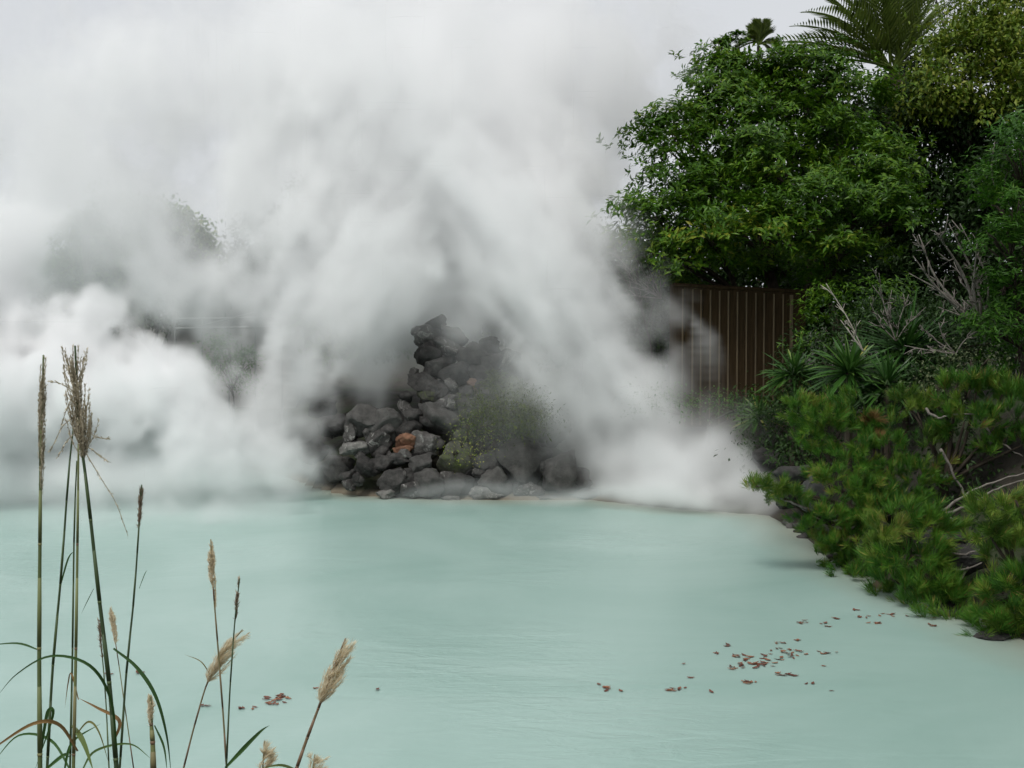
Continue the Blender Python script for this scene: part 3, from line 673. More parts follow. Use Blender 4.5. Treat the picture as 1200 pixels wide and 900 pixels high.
add_shade_tree('unseen evergreen tree added off frame to shade the water, nearer the water bend', 8.2, 8.5, [(0, 0, 4, 1.8), (-1.2, .6, 5.2, 1.6), (.6, -1, 5.6, 1.7), (-.6, -1.2, 4, 1.6), (0, .5, 6.8, 1.5), (-2.6, 1, 7.4, 1.5), (-1.4, -.6, 3.4, 1.2)], 7)
add_shade_tree('unseen evergreen tree added off frame to shade the water, nearest the viewer', 7.6, 4.4, [(0, 0, 4, 1.8), (-1, .6, 5.2, 1.6), (.6, -1, 5.6, 1.7), (-.4, -1.2, 4, 1.6), (0, .5, 6.8, 1.5), (-2.6, 0, 6.8, 1.5), (-2.2, 2, 7, 1.6), (-2.3, -2, 6.6, 1.6)], 7)
add_shade_tree('unseen evergreen tree added off frame to shade the water, behind the bright bush', 9.6, 12.6, [(0, 0, 4, 1.8), (-1.2, .6, 5.2, 1.6), (.6, -1, 5.6, 1.7), (-.6, -1.2, 4, 1.6), (0, .5, 7.2, 1.7), (-1.4, -.6, 3.2, 1.4), (-1, -.5, 7.4, 1.6)], 7)
# low growth on the bank
tree('shrub', 'low dark green shrub beside the right end of the wooden fence', 'shrub', 945, 17.2, [(968, 385, 30, 26, 17.2), (956, 410, 24, 20, 17), (985, 365, 40, 26, 17.4), (1030, 350, 44, 30, 17.2), (975, 350, 28, 20, 17.6)],
     'whorl', 'broad', dens=1.1, L=.1, W=.028, per=7, r0=.04)
tree('shrub', 'low shaded shrub behind the spiky plants in the middle of the right bank', 'shrub', 1060, 16, [(1060, 370, 50, 30, 16), (1105, 395, 44, 32, 15.4), (1080, 425, 50, 26, 15), (1120, 430, 40, 30, 14.6), (1010, 400, 50, 30, 16), (960, 420, 40, 26, 17), (1150, 400, 50, 34, 15), (1030, 375, 60, 24, 16.4)],
     'loose', 'dark', dens=1.7, L=.09, W=.035, per=7, r0=.04)
tree('shrub', 'small shrub with pale rounded leaves above the right pine', 'shrub', 1100, 13.0, [(1100, 445, 24, 18, 13), (1128, 430, 26, 20, 12.9), (1095, 470, 18, 16, 12.8), (1150, 425, 24, 18, 12.8)],
     'loose', 'pale', dens=1.3, L=.045, W=.03, per=5, r0=.02, shell=.3)
tree('shrub', 'hazy green shrub at the foot of the wooden fence', 'shrub', 830, 18.2, [(800, 470, 24, 16, 18.2), (835, 480, 30, 18, 18), (868, 478, 24, 14, 17.9), (888, 470, 20, 14, 17.8), (770, 475, 26, 16, 18.3)],
     'loose', 'bright', dens=1.0, L=.07, W=.03, per=6, r0=.02)
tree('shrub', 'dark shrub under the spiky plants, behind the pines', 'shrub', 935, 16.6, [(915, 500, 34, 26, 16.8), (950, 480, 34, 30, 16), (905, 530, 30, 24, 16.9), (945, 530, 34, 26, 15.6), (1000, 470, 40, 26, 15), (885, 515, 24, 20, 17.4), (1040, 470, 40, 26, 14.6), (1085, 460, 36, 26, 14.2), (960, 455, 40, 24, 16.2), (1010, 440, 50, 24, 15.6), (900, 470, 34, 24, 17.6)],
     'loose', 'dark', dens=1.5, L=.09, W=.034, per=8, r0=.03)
tree('shrub', 'dark undergrowth shrub in the shade behind the right pine branches', 'shrub', 1130, 12.6, [(1110, 520, 44, 34, 12.8), (1165, 530, 50, 36, 12.4), (1130, 570, 50, 36, 12.2), (1190, 590, 40, 40, 12), (1080, 600, 40, 30, 12.4), (1110, 630, 40, 30, 11.8)],
     'loose', 'dark', dens=.9, L=.07, W=.03, per=6, r0=.03)
tree('shrub', 'olive brown shrub hanging in the steam left of the broadleaf tree', 'shrub', 750, 20.3, [(750, 270, 30, 34, 20.3), (735, 300, 24, 30, 20.2), (770, 315, 30, 30, 20)],
     'loose', 'olive', dens=.8, L=.09, W=.022, per=6, r0=.04, tint0=.2)

# bare twiggy shrubs
def bare_shrub(label, base, tips, r0, m, sub=5, name='bare_shrub', group=None, rt=.004, twig=.28):
    base = Vector(base); t = thing(name, label, 'shrub', base, group); mb = MB()
    for tip in tips:
        tip = Vector(tip); mid = base.lerp(tip, .5) + Vector((rnd.uniform(-1, 1), rnd.uniform(-1, 1), rnd.uniform(-.5, .5))) * (tip - base).length * .12
        c = curve_pts([base, mid, tip], 6); mb.tube(c, taper(len(c), r0 * rnd.uniform(.6, 1), rt), 6, .5)
        for _ in range(sub):
            i = rnd.randint(3, len(c) - 2); L = (tip - base).length * twig * rnd.uniform(.5, 1.2)
            d = ((c[i + 1] - c[i]).normalized() + Vector((rnd.gauss(0, .6), rnd.gauss(0, .6), rnd.gauss(.1, .5)))).normalized()
            e = c[i] + d * L; k = c[i].lerp(e, .5) + Vector((rnd.gauss(0, .1), 0, rnd.gauss(0, .1))) * L
            mb.tube([c[i], k, e], [rt * 2.2, rt * 1.6, rt * .7], 5, .5)
            for _ in range(2):
                f = k + (d + Vector((rnd.gauss(0, .8), rnd.gauss(0, .8), rnd.gauss(0, .6)))).normalized() * L * .45
                mb.tube([k, f], [rt * 1.1, rt * .5], 4, .5)
    mb.build('branches', m, t, True); return t
bare_shrub('leafless grey shrub with upright forked branches below the dark tree', at(1150, 385, 13.8), [at(x, y, Y) for x, y, Y in [(1112, 262, 13.6), (1125, 262, 14), (1095, 270, 13.5), (1080, 285, 13.8), (1070, 300, 13.4), (1065, 320, 13.6), (1145, 285, 13.3), (1100, 360, 13.4), (1150, 300, 13.6)]], .03, M['greybark'], name='dead_shrub', rt=.005, twig=.2)
bare_shrub('pale bare twig leaning over the spiky plants', at(1012, 412, 14.2), [at(968, 332, 14.3), at(985, 375, 14.2)], .014, M['palebark'], 4, name='dead_branch', twig=.25)
bare_shrub('thin bare twigs standing behind the spiky plants', at(1050, 400, 14.8), [at(x, y, 14.8) for x, y in [(1030, 320), (1045, 340), (1065, 345), (1085, 360), (1020, 355)]], .01, M['greybark'], 6)
bare_shrub('tangled bare twigs above the right pine', at(1120, 415, 13.2), [at(x, y, 13.2) for x, y in [(1080, 385), (1100, 378), (1140, 390), (1085, 410), (1060, 405)]], .012, M['greybark'], 5)
bare_shrub('dry brown brush fading into the steam left of the fence', at(775, 350, 19.8), [at(x, y, 19.8) for x, y in [(718, 295), (730, 310), (722, 325), (740, 295), (755, 300), (735, 335), (770, 300), (725, 345)]], .012, M['greybark'], 7)
bare_shrub('single dead twig standing up through the right tree crown', at(1172, 240, 13.9), [at(1166, 165, 13.9), at(1180, 190, 13.9)], .012, M['greybark'], 3, name='dead_branch')

# ------------------------------------------------------------------ palms and spiky plants
def frond(mb, base, tip_dir, L, droop, leafl, n=36, tint=.5):
    d = Vector(tip_dir).normalized(); pts = []
    for i in range(13):
        t = i / 12; pts.append(Vector(base) + d * L * t + Vector((0, 0, -1)) * droop * L * t * t)
    mb.tube(pts, taper(13, .03, .006), 5, .6)
    C_ = curve_pts(pts, 3); B, Dv, Nn, LL = [], [], [], []
    for i in range(n):
        t = .12 + .88 * i / n; k = int(t * (len(C_) - 2)); p = C_[k]; f = (C_[k + 1] - C_[k]).normalized(); sd = f.cross(Vector((0, 0, 1))).normalized(); u = sd.cross(f)
        for s_ in (-1, 1):
            B.append(p); Dv.append(sd * s_ * .8 + f * .65 + u * .25); Nn.append(u); LL.append(leafl * (math.sin(math.pi * min(t * .9 + .12, 1)) * .8 + .25) * rnd.uniform(.85, 1.1))
    mb.leaves(np.array(B), np.array(Dv), np.array(Nn), np.array(LL), np.array(LL) * .1, np.clip(tint + rng.normal(size=len(B)) * .15, 0, 1), fold=.2, curl=.08)
def palm(label, px, py, Y, L, dirs, leafl, trunk_r=.16, group=None):
    top = at(px, py, Y); base = Vector((top.x, Y, gz(top.x, Y) - .05)); t = thing('palm_tree', label, 'palm tree', base, group)
    mb = MB(); c = curve_pts([base, base.lerp(top, .5) + Vector((.08, 0, 0)), top], 8); mb.tube(c, [trunk_r * (1 + .1 * (i % 2)) for i in range(len(c))], 10, .5); mb.build('trunk', M['bark'], t)
    for (dx, dz, dr) in dirs:
        mb = MB(); frond(mb, top + Vector((rnd.uniform(-.08, .08), rnd.uniform(-.08, .08), rnd.uniform(0, .15))), (dx, rnd.uniform(-.5, .5), dz), L * rnd.uniform(.9, 1.1), dr, leafl)
        mb.build('frond', M['palm'], t)
palm('tall feather palm behind the broadleaf tree at the top edge', 1048, 88, 23.5, 3.0,
     [(-1, .85, .5), (-.8, .8, .42), (.55, 1, .25), (1, .75, .45), (-1, .72, .38), (-1, .45, .3), (-.95, .95, .42), (-1, .2, .22), (-.7, 1, .3), (-.45, 1, .22), (-.2, 1, .12), (0, 1, .08), (.2, 1, .12), (.4, 1, .2), (.7, 1, .3), (.9, .8, .4), (1, .4, .4), (-.3, 1, .1), (.1, 1, .05), (-.55, 1, .18), (-.85, .6, .35), (-.1, 1, .2)], .62, .24)
palm('small distant palm just above the broadleaf tree crown', 889, 54, 34, .75,
     [(-1, .5, .6), (-.6, .9, .4), (0, 1, .2), (.6, .9, .4), (1, .5, .6), (-.9, 0, .5), (.9, 0, .5), (-.3, 1, .2), (.3, 1, .2)], .42, .05)
palm('ghostly palm showing through the steam at the left', 100, 275, 30, .8,
     [(-1, .6, .6), (-.6, .9, .4), (0, 1, .2), (.6, .9, .4), (1, .5, .6), (-.9, 0, .6), (.9, 0, .6), (-.3, 1, .2), (.3, 1, .2)], .35, .1)
def spiky(name, label, px, py, Y, L, n, cat, W=.045, trunk=None, tint0=.45, low=-.45, group=None):
    c = at(px, py, Y); g0 = Vector((c.x, Y, min(gz(c.x, Y), c.z - .05))); t = thing(name, label, cat, g0, group)
    mb = MB(); mb.tube(curve_pts([g0, g0.lerp(c, .5), c], 4), .05 if trunk is None else trunk, 8, .5); mb.build('stem', M['bark'], t)
    mb = MB()
    D = unit(n, low)
    for d in D:
        d = Vector(d); l = L * rnd.uniform(.75, 1.1); dr = rnd.uniform(.08, .35)
        pts = [c + d * l * s_ + Vector((0, 0, -1)) * dr * l * s_ * s_ for s_ in (0, .2, .45, .7, .9, 1)]
        mb.blade(pts, [W * .5, W * .85, W, W * .75, W * .35, .002], (-d.y * .2, -.4, 1), float(np.clip(tint0 + rnd.gauss(0, .2), 0, 1)), fold=.22)
    mb.build('leaves', M['blade'], t)
SP = 'spiky leaved plants on the right bank'
spiky('yucca', 'large dark spiky yucca, rearmost of the group above the pines', 1062, 412, 15.2, .9, 150, 'yucca', .045, group=SP, tint0=.25)
spiky('yucca', 'mid green yucca with pointed blades, in front of the large dark one', 995, 437, 14.6, .66, 110, 'yucca', .05, group=SP, tint0=.55)
spiky('yucca', 'yucca beside the right end of the fence with yellowing lower blades', 930, 440, 16.4, .58, 90, 'yucca', .045, group=SP, tint0=.5)
spiky('yucca', 'small yucca on a short stem nearest the low steam', 889, 490, 17.3, .46, 75, 'yucca', .035, group=SP, tint0=.65)
spiky('yucca', 'yucca half hidden between the large dark one and the pale leaved shrub', 1040, 452, 14.3, .55, 70, 'yucca', .04, group=SP, tint0=.3)

# ------------------------------------------------------------------ wooden fence
fA, fB = at(792, 400, 19.0), at(938, 400, 19.0)
fz = lambda px: (at(px, 336 + (px - 792) / 146 * 8, 19).z, at(px, 500, 19).z)
fence = thing('wooden_fence', 'dark brown board fence with thin pale vertical battens under the tree', 'fence', (fA.x, 19.0, 1.1))
m, nt, b = mat('fence_wood'); n = noise_tex(nt, 5, 7, .65, stretch=(6, 6, .5))
nt.links.new(ramp(nt, [(.3, (.018, .0115, .005)), (.7, (.046, .030, .014))], n), b.inputs['Base Color']); b.inputs['Roughness'].default_value = .85; b.inputs['Specular IOR Level'].default_value = .12; bump(nt, b, n, .4, .01); M['wood'] = m
m, nt, b = mat('batten_wood'); n = noise_tex(nt, 4, 6, .65, stretch=(6, 6, .6))
nt.links.new(ramp(nt, [(.3, (.06, .043, .022)), (.7, (.13, .095, .05))], n), b.inputs['Base Color']); b.inputs['Roughness'].default_value = .75; M['batten'] = m
def box(mb, lo, hi, tint=.5):
    (a, b_, c), (d, e, f) = lo, hi
    mb.add([(a, b_, c), (d, b_, c), (d, e, c), (a, e, c), (a, b_, f), (d, b_, f), (d, e, f), (a, e, f)],
           [(0, 3, 2, 1), (4, 5, 6, 7), (0, 1, 5, 4), (1, 2, 6, 5), (2, 3, 7, 6), (3, 0, 4, 7)], tint)
mb = MB(); nb_ = 14
for k in range(nb_):
    p0, p1 = 792 + 146 * k / nb_, 792 + 146 * (k + 1) / nb_; x0, x1 = at(p0, 400, 19).x, at(p1, 400, 19).x
    zt, zb = fz((p0 + p1) / 2); box(mb, (x0, 19.0, zb), (x1 - .006, 19.025, zt + rnd.uniform(-.012, .012)))
mb.build('board_panel', M['wood'], fence)
for k in range(13):
    px = 800 + 10.6 * k + (rnd.uniform(-.8, .8)); x = at(px, 400, 19).x; zt, zb = fz(px); wv = .011 if k < 12 else .026
    mb = MB(); box(mb, (x - wv, 18.972, zb + .02), (x + wv, 18.998, zt - .03)); mb.build('batten', M['batten'], fence)
mb = MB(); zt, _ = fz(865)
mb.tube([(fA.x - .05, 19.01, fz(792)[0] + .03), (fB.x + .05, 19.01, fz(938)[0] + .03)], .035, 8); mb.build('top_rail', M['wood'], fence)
for px in (790, 940):
    x = at(px, 400, 19).x; mb = MB(); box(mb, (x - .06, 19.03, .7), (x + .06, 19.15, fz(px)[0] + .04)); mb.build('post', M['wood'], fence)

# ------------------------------------------------------------------ pines on the right bank
def pine(label, base, lumps, branches, mats=('needle',), nl=.115, k=1.0):
    t = thing('pine_tree', label, 'pine tree', base, 'low pines on the right bank')
    mb = MB()
    base = Vector(base)
    hub = base.lerp(sum((at(*l[:2], l[4]) for l in lumps), Vector()) / len(lumps), .45)
    mb.tube(curve_pts([base, base.lerp(hub, .5) + Vector((.08, .05, 0)), hub], 5), taper(11, .07, .05), 8)
    for l in lumps:
        e = at(l[0], l[1] + l[3] * .3, l[4]); mid = hub.lerp(e, .5) + Vector((rnd.uniform(-.1, .1), 0, rnd.uniform(-.18, .05)))
        c = curve_pts([hub, mid, e], 5); mb.tube(c, taper(len(c), .03, .009), 6)
    mb.build('trunk', M['bark'], t, True)
    if branches:
        for br in branches:
            mb = MB(); c = curve_pts([at(*q) for q in br], 5); c = [p + Vector((rnd.gauss(0, .006), 0, rnd.gauss(0, .006))) for p in c]; mb.tube(c, taper(len(c), .016, .006), 6)
            mb.build('bare_branch', M['greybark'], t, True)
    for mi, mname in enumerate(mats):
        mb = MB()
        for l in lumps:
            if (l[5] if len(l) > 5 else 0) != mi: continue
            px, py, rx, ry, Y = l[:5]; nT = int(rx * ry / 26 * k * (Y / 11) ** 2 * .9) + 6
            P, D = pad_points((px, py, rx, ry, Y), nT, .6, -.5)
            lt = rnd.uniform(-.16, .2)
            for p, d in zip(P, D):
                ax = d * .65 + np.array([0, -.15, .62]) + rng.normal(size=3) * .22; ax /= np.linalg.norm(ax)
                n_ = 58; q = rng.normal(size=(n_, 3)); q -= (q @ ax)[:, None] * ax; q /= np.linalg.norm(q, axis=1, keepdims=True)
                dd = ax * rng.uniform(.35, 1.5, (n_, 1)) + q * .65
                bs = p + ax * rng.uniform(-.07, .02, (n_, 1))
                tt = np.clip(rng.random() * .6 + .14 + lt + rng.normal(size=n_) * .09, 0, 1)
                old = rng.random(n_) < .045; tt[old] = rng.uniform(.9, 1, old.sum())
                mb.leaves(bs, dd, q, nl * rng.uniform(.7, 1.1, n_), np.full(n_, .006), tt, fold=.1, curl=.12)
        mb.build('needles', M[mname], t)
    return t
b1 = onz(1010, 640, .25)
pine('low pine with a branch reaching left over the water', (b1.x + .55, 12.9, gz(b1.x + .55, 12.9)),
     [(886, 567, 11, 10, 12.2, 1), (902, 573, 16, 12, 12.2, 1), (925, 585, 20, 14, 12.2, 1), (950, 597, 22, 17, 12.3), (975, 610, 24, 18, 12.3), (945, 618, 12, 9, 12.3), (958, 628, 16, 12, 12.4), (1012, 675, 18, 12, 12.1), (985, 640, 20, 14, 12.3), (920, 572, 14, 9, 12.3),
      (940, 475, 20, 17, 13.3), (965, 490, 34, 26, 13.2), (1005, 485, 34, 26, 13.2), (1030, 505, 28, 24, 13), (985, 515, 34, 22, 13), (955, 512, 24, 18, 13.2),
      (990, 548, 38, 24, 12.7), (1035, 535, 38, 26, 12.6), (1010, 575, 38, 24, 12.4), (965, 560, 22, 16, 12.8), (1060, 565, 34, 24, 12.4), (1085, 550, 28, 26, 12.4), (1050, 595, 34, 20, 12.2),
      (1022, 490, 8, 7, 12.85, 2), (1035, 515, 8, 6, 12.75, 2), (970, 655, 16, 11, 12.7), (1010, 674, 22, 13, 12.0), (973, 645, 13, 12, 12.6), (985, 665, 14, 9, 12.6), (1000, 655, 20, 14, 12.5), (1000, 625, 30, 22, 12.3), (1020, 605, 28, 20, 12.2)],
     [[(1108, 598, 11.6), (1120, 625, 11.5), (1105, 650, 11.4), (1088, 662, 11.4)], [(955, 600, 12.3), (930, 590, 12.2), (905, 580, 12.2)],
      [(1103, 525, 12), (1120, 560, 12), (1135, 590, 12), (1140, 615, 12)]], ('needle', 'needle_y', 'needle_b'), k=1.0)
pine('upright pine with bright tufts in the middle right, behind the bare branches', (4.45, 12.3, gz(4.45, 12.3)),
     [(1075, 478, 20, 18, 12.6, 1), (1060, 465, 12, 12, 12.7, 1), (1120, 462, 24, 20, 12.2), (1145, 450, 24, 20, 12.1), (1175, 455, 28, 22, 12), (1200, 470, 26, 26, 11.9), (1130, 490, 26, 16, 12.1), (1165, 495, 28, 18, 12), (1090, 515, 22, 16, 12.4, 1), (1110, 500, 16, 12, 12.3), (1160, 522, 22, 14, 12.1), (1200, 515, 26, 20, 11.9)],
     [[(1085, 478, 12.3), (1100, 490, 12.2), (1120, 485, 12.1), (1150, 487, 12)], [(1155, 487, 12), (1158, 505, 12), (1175, 520, 12), (1200, 535, 11.9)]], ('needle', 'needle_y'), nl=.125)
b3 = onz(1110, 716, .1)
pine('front pine with long pale green needles down to the waterline', (b3.x + .45, 11.0, gz(b3.x + .45, 11.0)),
     [(1040, 620, 24, 20, 11.0, 1), (1065, 610, 28, 20, 11), (1095, 620, 28, 20, 10.9), (1030, 648, 18, 16, 11.1, 1), (1055, 650, 28, 22, 10.9), (1085, 650, 26, 20, 10.8), (1045, 675, 18, 12, 11), (1070, 688, 22, 15, 10.8), (1100, 685, 26, 18, 10.6), (1095, 705, 22, 10, 10.6), (1120, 700, 18, 16, 10.5), (1040, 694, 22, 11, 11.25), (1072, 707, 26, 11, 10.85), (1120, 723, 26, 11, 10.25)],
     [[(1100, 665, 10.9), (1125, 668, 10.8), (1150, 660, 10.7)], [(1105, 640, 10.9), (1125, 650, 10.8), (1160, 640, 10.7)], [(1135, 665, 10.8), (1120, 690, 10.8), (1128, 700, 10.8)],
      [(1105, 600, 11.4), (1130, 580, 11.4), (1165, 565, 11.3), (1210, 552, 11.2)], [(1107, 602, 11.4), (1140, 590, 11.35), (1170, 572, 11.3), (1210, 560, 11.2)]], ('needle', 'needle_y'), nl=.14)
pine('yellowish green pine at the right edge over the dark boulder', (4.75, 9.95, gz(4.75, 9.95)),
     [(1165, 595, 26, 20, 10, 1), (1190, 580, 24, 20, 10, 1), (1160, 622, 22, 18, 9.9, 1), (1185, 615, 28, 22, 9.9, 1), (1200, 645, 24, 22, 9.8, 1), (1170, 650, 14, 12, 10.0, 1),
      (1175, 690, 24, 18, 9.7), (1200, 685, 24, 24, 9.6), (1155, 705, 20, 16, 9.8), (1180, 720, 26, 18, 9.6), (1205, 725, 24, 22, 9.5, 1), (1150, 725, 12, 10, 9.9), (1160, 738, 26, 10, 9.7), (1195, 745, 24, 11, 9.55)],
     [], ('needle', 'needle_y'), nl=.13)

# ------------------------------------------------------------------ plants on the rock heap
tree('shrub', 'low spreading green shrub growing on the right of the rock heap', 'shrub', 590, 19.3, [(572, 474, 24, 12, 18.3), (605, 480, 30, 13, 18.2), (590, 494, 32, 12, 18.15), (630, 494, 24, 12, 18.3)],
     'loose', 'moss', dens=3.4, L=.075, W=.02, per=9, r0=.03, tint0=.3)
tree('shrub', 'dark juniper like bush under the spreading shrub on the heap', 'shrub', 610, 19, [(600, 505, 30, 14, 18.4), (570, 500, 20, 12, 18.4), (640, 500, 22, 14, 18.5)], 'loose', 'dark', dens=3.4, L=.06, W=.014, per=8, r0=.03)
tree('fern', 'small fern at the steam edge on the upper right of the heap', 'fern', 580, 19.4, [(578, 446, 14, 13, 18.8), (592, 452, 12, 10, 18.8), (605, 458, 16, 10, 18.8)], 'whorl', 'moss', dens=2.2, L=.16, W=.022, per=7, r0=.015, tint0=.3, crown='fronds', trunkpart='stem')
tree('sprig', 'yellow green weed sprigs sprouting between the boulders of the heap', 'weed', 545, 18.6, [(548, 495, 14, 14, 18.35), (540, 515, 12, 14, 18.25), (565, 522, 20, 10, 18.2), (582, 515, 12, 12, 18.25), (532, 530, 10, 10, 18.15), (552, 535, 14, 8, 18.05)],
     'loose', 'olive', dens=1.8, L=.035, W=.022, per=4, r0=.008, tint0=.75, shell=.2, crown='leaves', trunkpart='stem')

# ------------------------------------------------------------------ behind the steam: trees and a low building
BGT = 'trees beyond the steam'
for k, (lab, bx, Y, pads, lm) in enumerate([
    ('broad grey green tree veiled by steam at the far left', 110, 32, [(110, 285, 46, 36, 32), (155, 262, 56, 36, 32), (205, 285, 46, 36, 32), (130, 320, 60, 46, 31.5), (180, 325, 60, 46, 31.5), (230, 315, 36, 36, 32), (90, 335, 40, 36, 31.5), (30, 345, 56, 40, 33), (-40, 340, 60, 44, 33)], 'broad'),
    ('rounded tree veiled by steam beside the low building', 200, 29, [(180, 335, 30, 30, 29), (205, 310, 30, 28, 29), (165, 365, 36, 28, 28.8), (120, 360, 40, 26, 28.8), (80, 345, 30, 22, 28.8)], 'dark'),
    ('dense tree directly behind the rock heap', 500, 27, [(470, 280, 60, 55, 27), (520, 250, 55, 60, 27), (560, 300, 60, 55, 27), (500, 340, 80, 50, 26.5), (440, 350, 60, 50, 26.5), (510, 205, 30, 34, 27), (480, 385, 80, 40, 25.5), (560, 375, 80, 40, 25.5), (430, 395, 60, 36, 25.5)], 'broad'),
    ('dense tree behind the right steam column', 680, 27, [(640, 330, 60, 50, 27), (700, 320, 60, 50, 27), (660, 360, 80, 50, 26.5), (745, 340, 60, 50, 26.5), (610, 390, 80, 40, 26), (710, 400, 80, 50, 26)], 'dark'),
    ('dark tree behind the middle steam column', 360, 30, [(330, 300, 60, 50, 30), (380, 280, 60, 60, 30), (350, 350, 80, 50, 29.5), (400, 360, 60, 50, 29)], 'dark')]):
    tree('background_tree', lab, 'tree', bx, Y, pads, 'loose', lm, BGT, dens=1.1, L=.18, W=.08, per=8, r0=.18)
tree('shrub', 'green bush showing through a gap in the steam below the low building', 'shrub', 275, 26.4, [(270, 405, 22, 18, 26.3), (258, 425, 18, 18, 26.2), (285, 425, 20, 20, 26.2), (268, 445, 30, 18, 26)], 'loose', 'bright', dens=.8, L=.1, W=.045, per=6, r0=.03)
bl = thing('low_building', 'low grey building with a flat eave seen faintly through the steam', 'building', (at(265, 400, 29).x, 29, .9))
m, nt, b = mat('grey_plaster'); n = noise_tex(nt, 1.2, 6, .6); nt.links.new(ramp(nt, [(.3, (.16, .155, .15)), (.7, (.26, .25, .24))], n), b.inputs['Base Color']); b.inputs['Roughness'].default_value = .9; M['plaster'] = m
m, nt, b = mat('roof_slate'); n = noise_tex(nt, 6, 5, .6); nt.links.new(ramp(nt, [(.3, (.06, .058, .056)), (.7, (.11, .105, .1))], n), b.inputs['Base Color']); b.inputs['Roughness'].default_value = .8; M['slate'] = m
m, nt, b = mat('grey_rail'); b.inputs['Base Color'].default_value = (.15, .15, .147, 1); b.inputs['Roughness'].default_value = .6; M['rail'] = m
xa, xb = at(195, 400, 29).x, at(345, 400, 29).x; z0, z1 = at(265, 400, 29).z, at(265, 345, 29).z
mb = MB(); box(mb, (xa, 29, .5), (xb, 32, z1)); mb.build('wall', M['plaster'], bl)
mb = MB(); box(mb, (xa - .3, 28.5, z1 + .003), (xb + .3, 32.4, z1 + .22)); mb.build('roof', M['slate'], bl)
rl = thing('railing', 'pale grey railing in front of the low building', 'railing', (at(240, 385, 27).x, 27, gz(at(240, 385, 27).x, 27)))
ra, rb = at(205, 374, 27), at(330, 372, 27)
for dz in (0, -.22):
    mb = MB(); mb.tube([ra + Vector((0, 0, dz)), rb + Vector((0, 0, dz))], .03, 8); mb.build('rail', M['rail'], rl)
for k in range(5):
    p = ra.lerp(rb, k / 4); mb = MB(); mb.tube([(p.x, 27.0, gz(p.x, 27) - .05), (p.x, 27.0, p.z + .02)], .028, 8); mb.build('post', M['rail'], rl)
mb = MB(); mb.tube([at(232, 383, 27), at(300, 366, 27)], .025, 8); mb.build('brace', M['rail'], rl)

# ------------------------------------------------------------------ dead leaves floating on the pond
LG = 'dead leaves floating on the pond'
proto = []
for k in range(6):
    mb = MB(); r = random.Random(k)
    n_ = 7; prof = [math.sin(math.pi * (i / n_) ** .85) for i in range(n_ + 1)]; V, F = [], []
    for i in range(n_ + 1):
        s_ = i / n_ - .5; wv = .5 * r.uniform(.34, .46) * prof[i] + .01; cz = r.uniform(.08, .22) * (s_ * s_ * 2)
        V += [(s_, wv, cz + .10 * r.random()), (s_, 0, cz * .6 + .02), (s_, -wv, cz + .10 * r.random())]
    for i in range(n_): F += [(3 * i, 3 * i + 3, 3 * i + 4, 3 * i + 1), (3 * i + 1, 3 * i + 4, 3 * i + 5, 3 * i + 2)]
    mb.add(V, F, .18 + .13 * k); o = mb.build('floating_leaf', M['litter']); proto.append(o)
first = [True] * 6
def float_leaf(px, py, size, label):
    k = rnd.randrange(6)
    if first[k]: o = proto[k]; first[k] = False
    else: o = proto[k].copy(); S.collection.objects.link(o)
    p = onz(px, py, .004); o.location = (p.x, p.y, .002 + rnd.random() * .006)
    o.scale = (size, size, size * .7); o.rotation_euler = (rnd.uniform(-.12, .12), rnd.uniform(-.12, .12), rnd.uniform(0, 6.28))
    tag(o, label, 'leaf', LG)
MAIN = 'brown dead leaf in the largest drift of leaves on the pond'
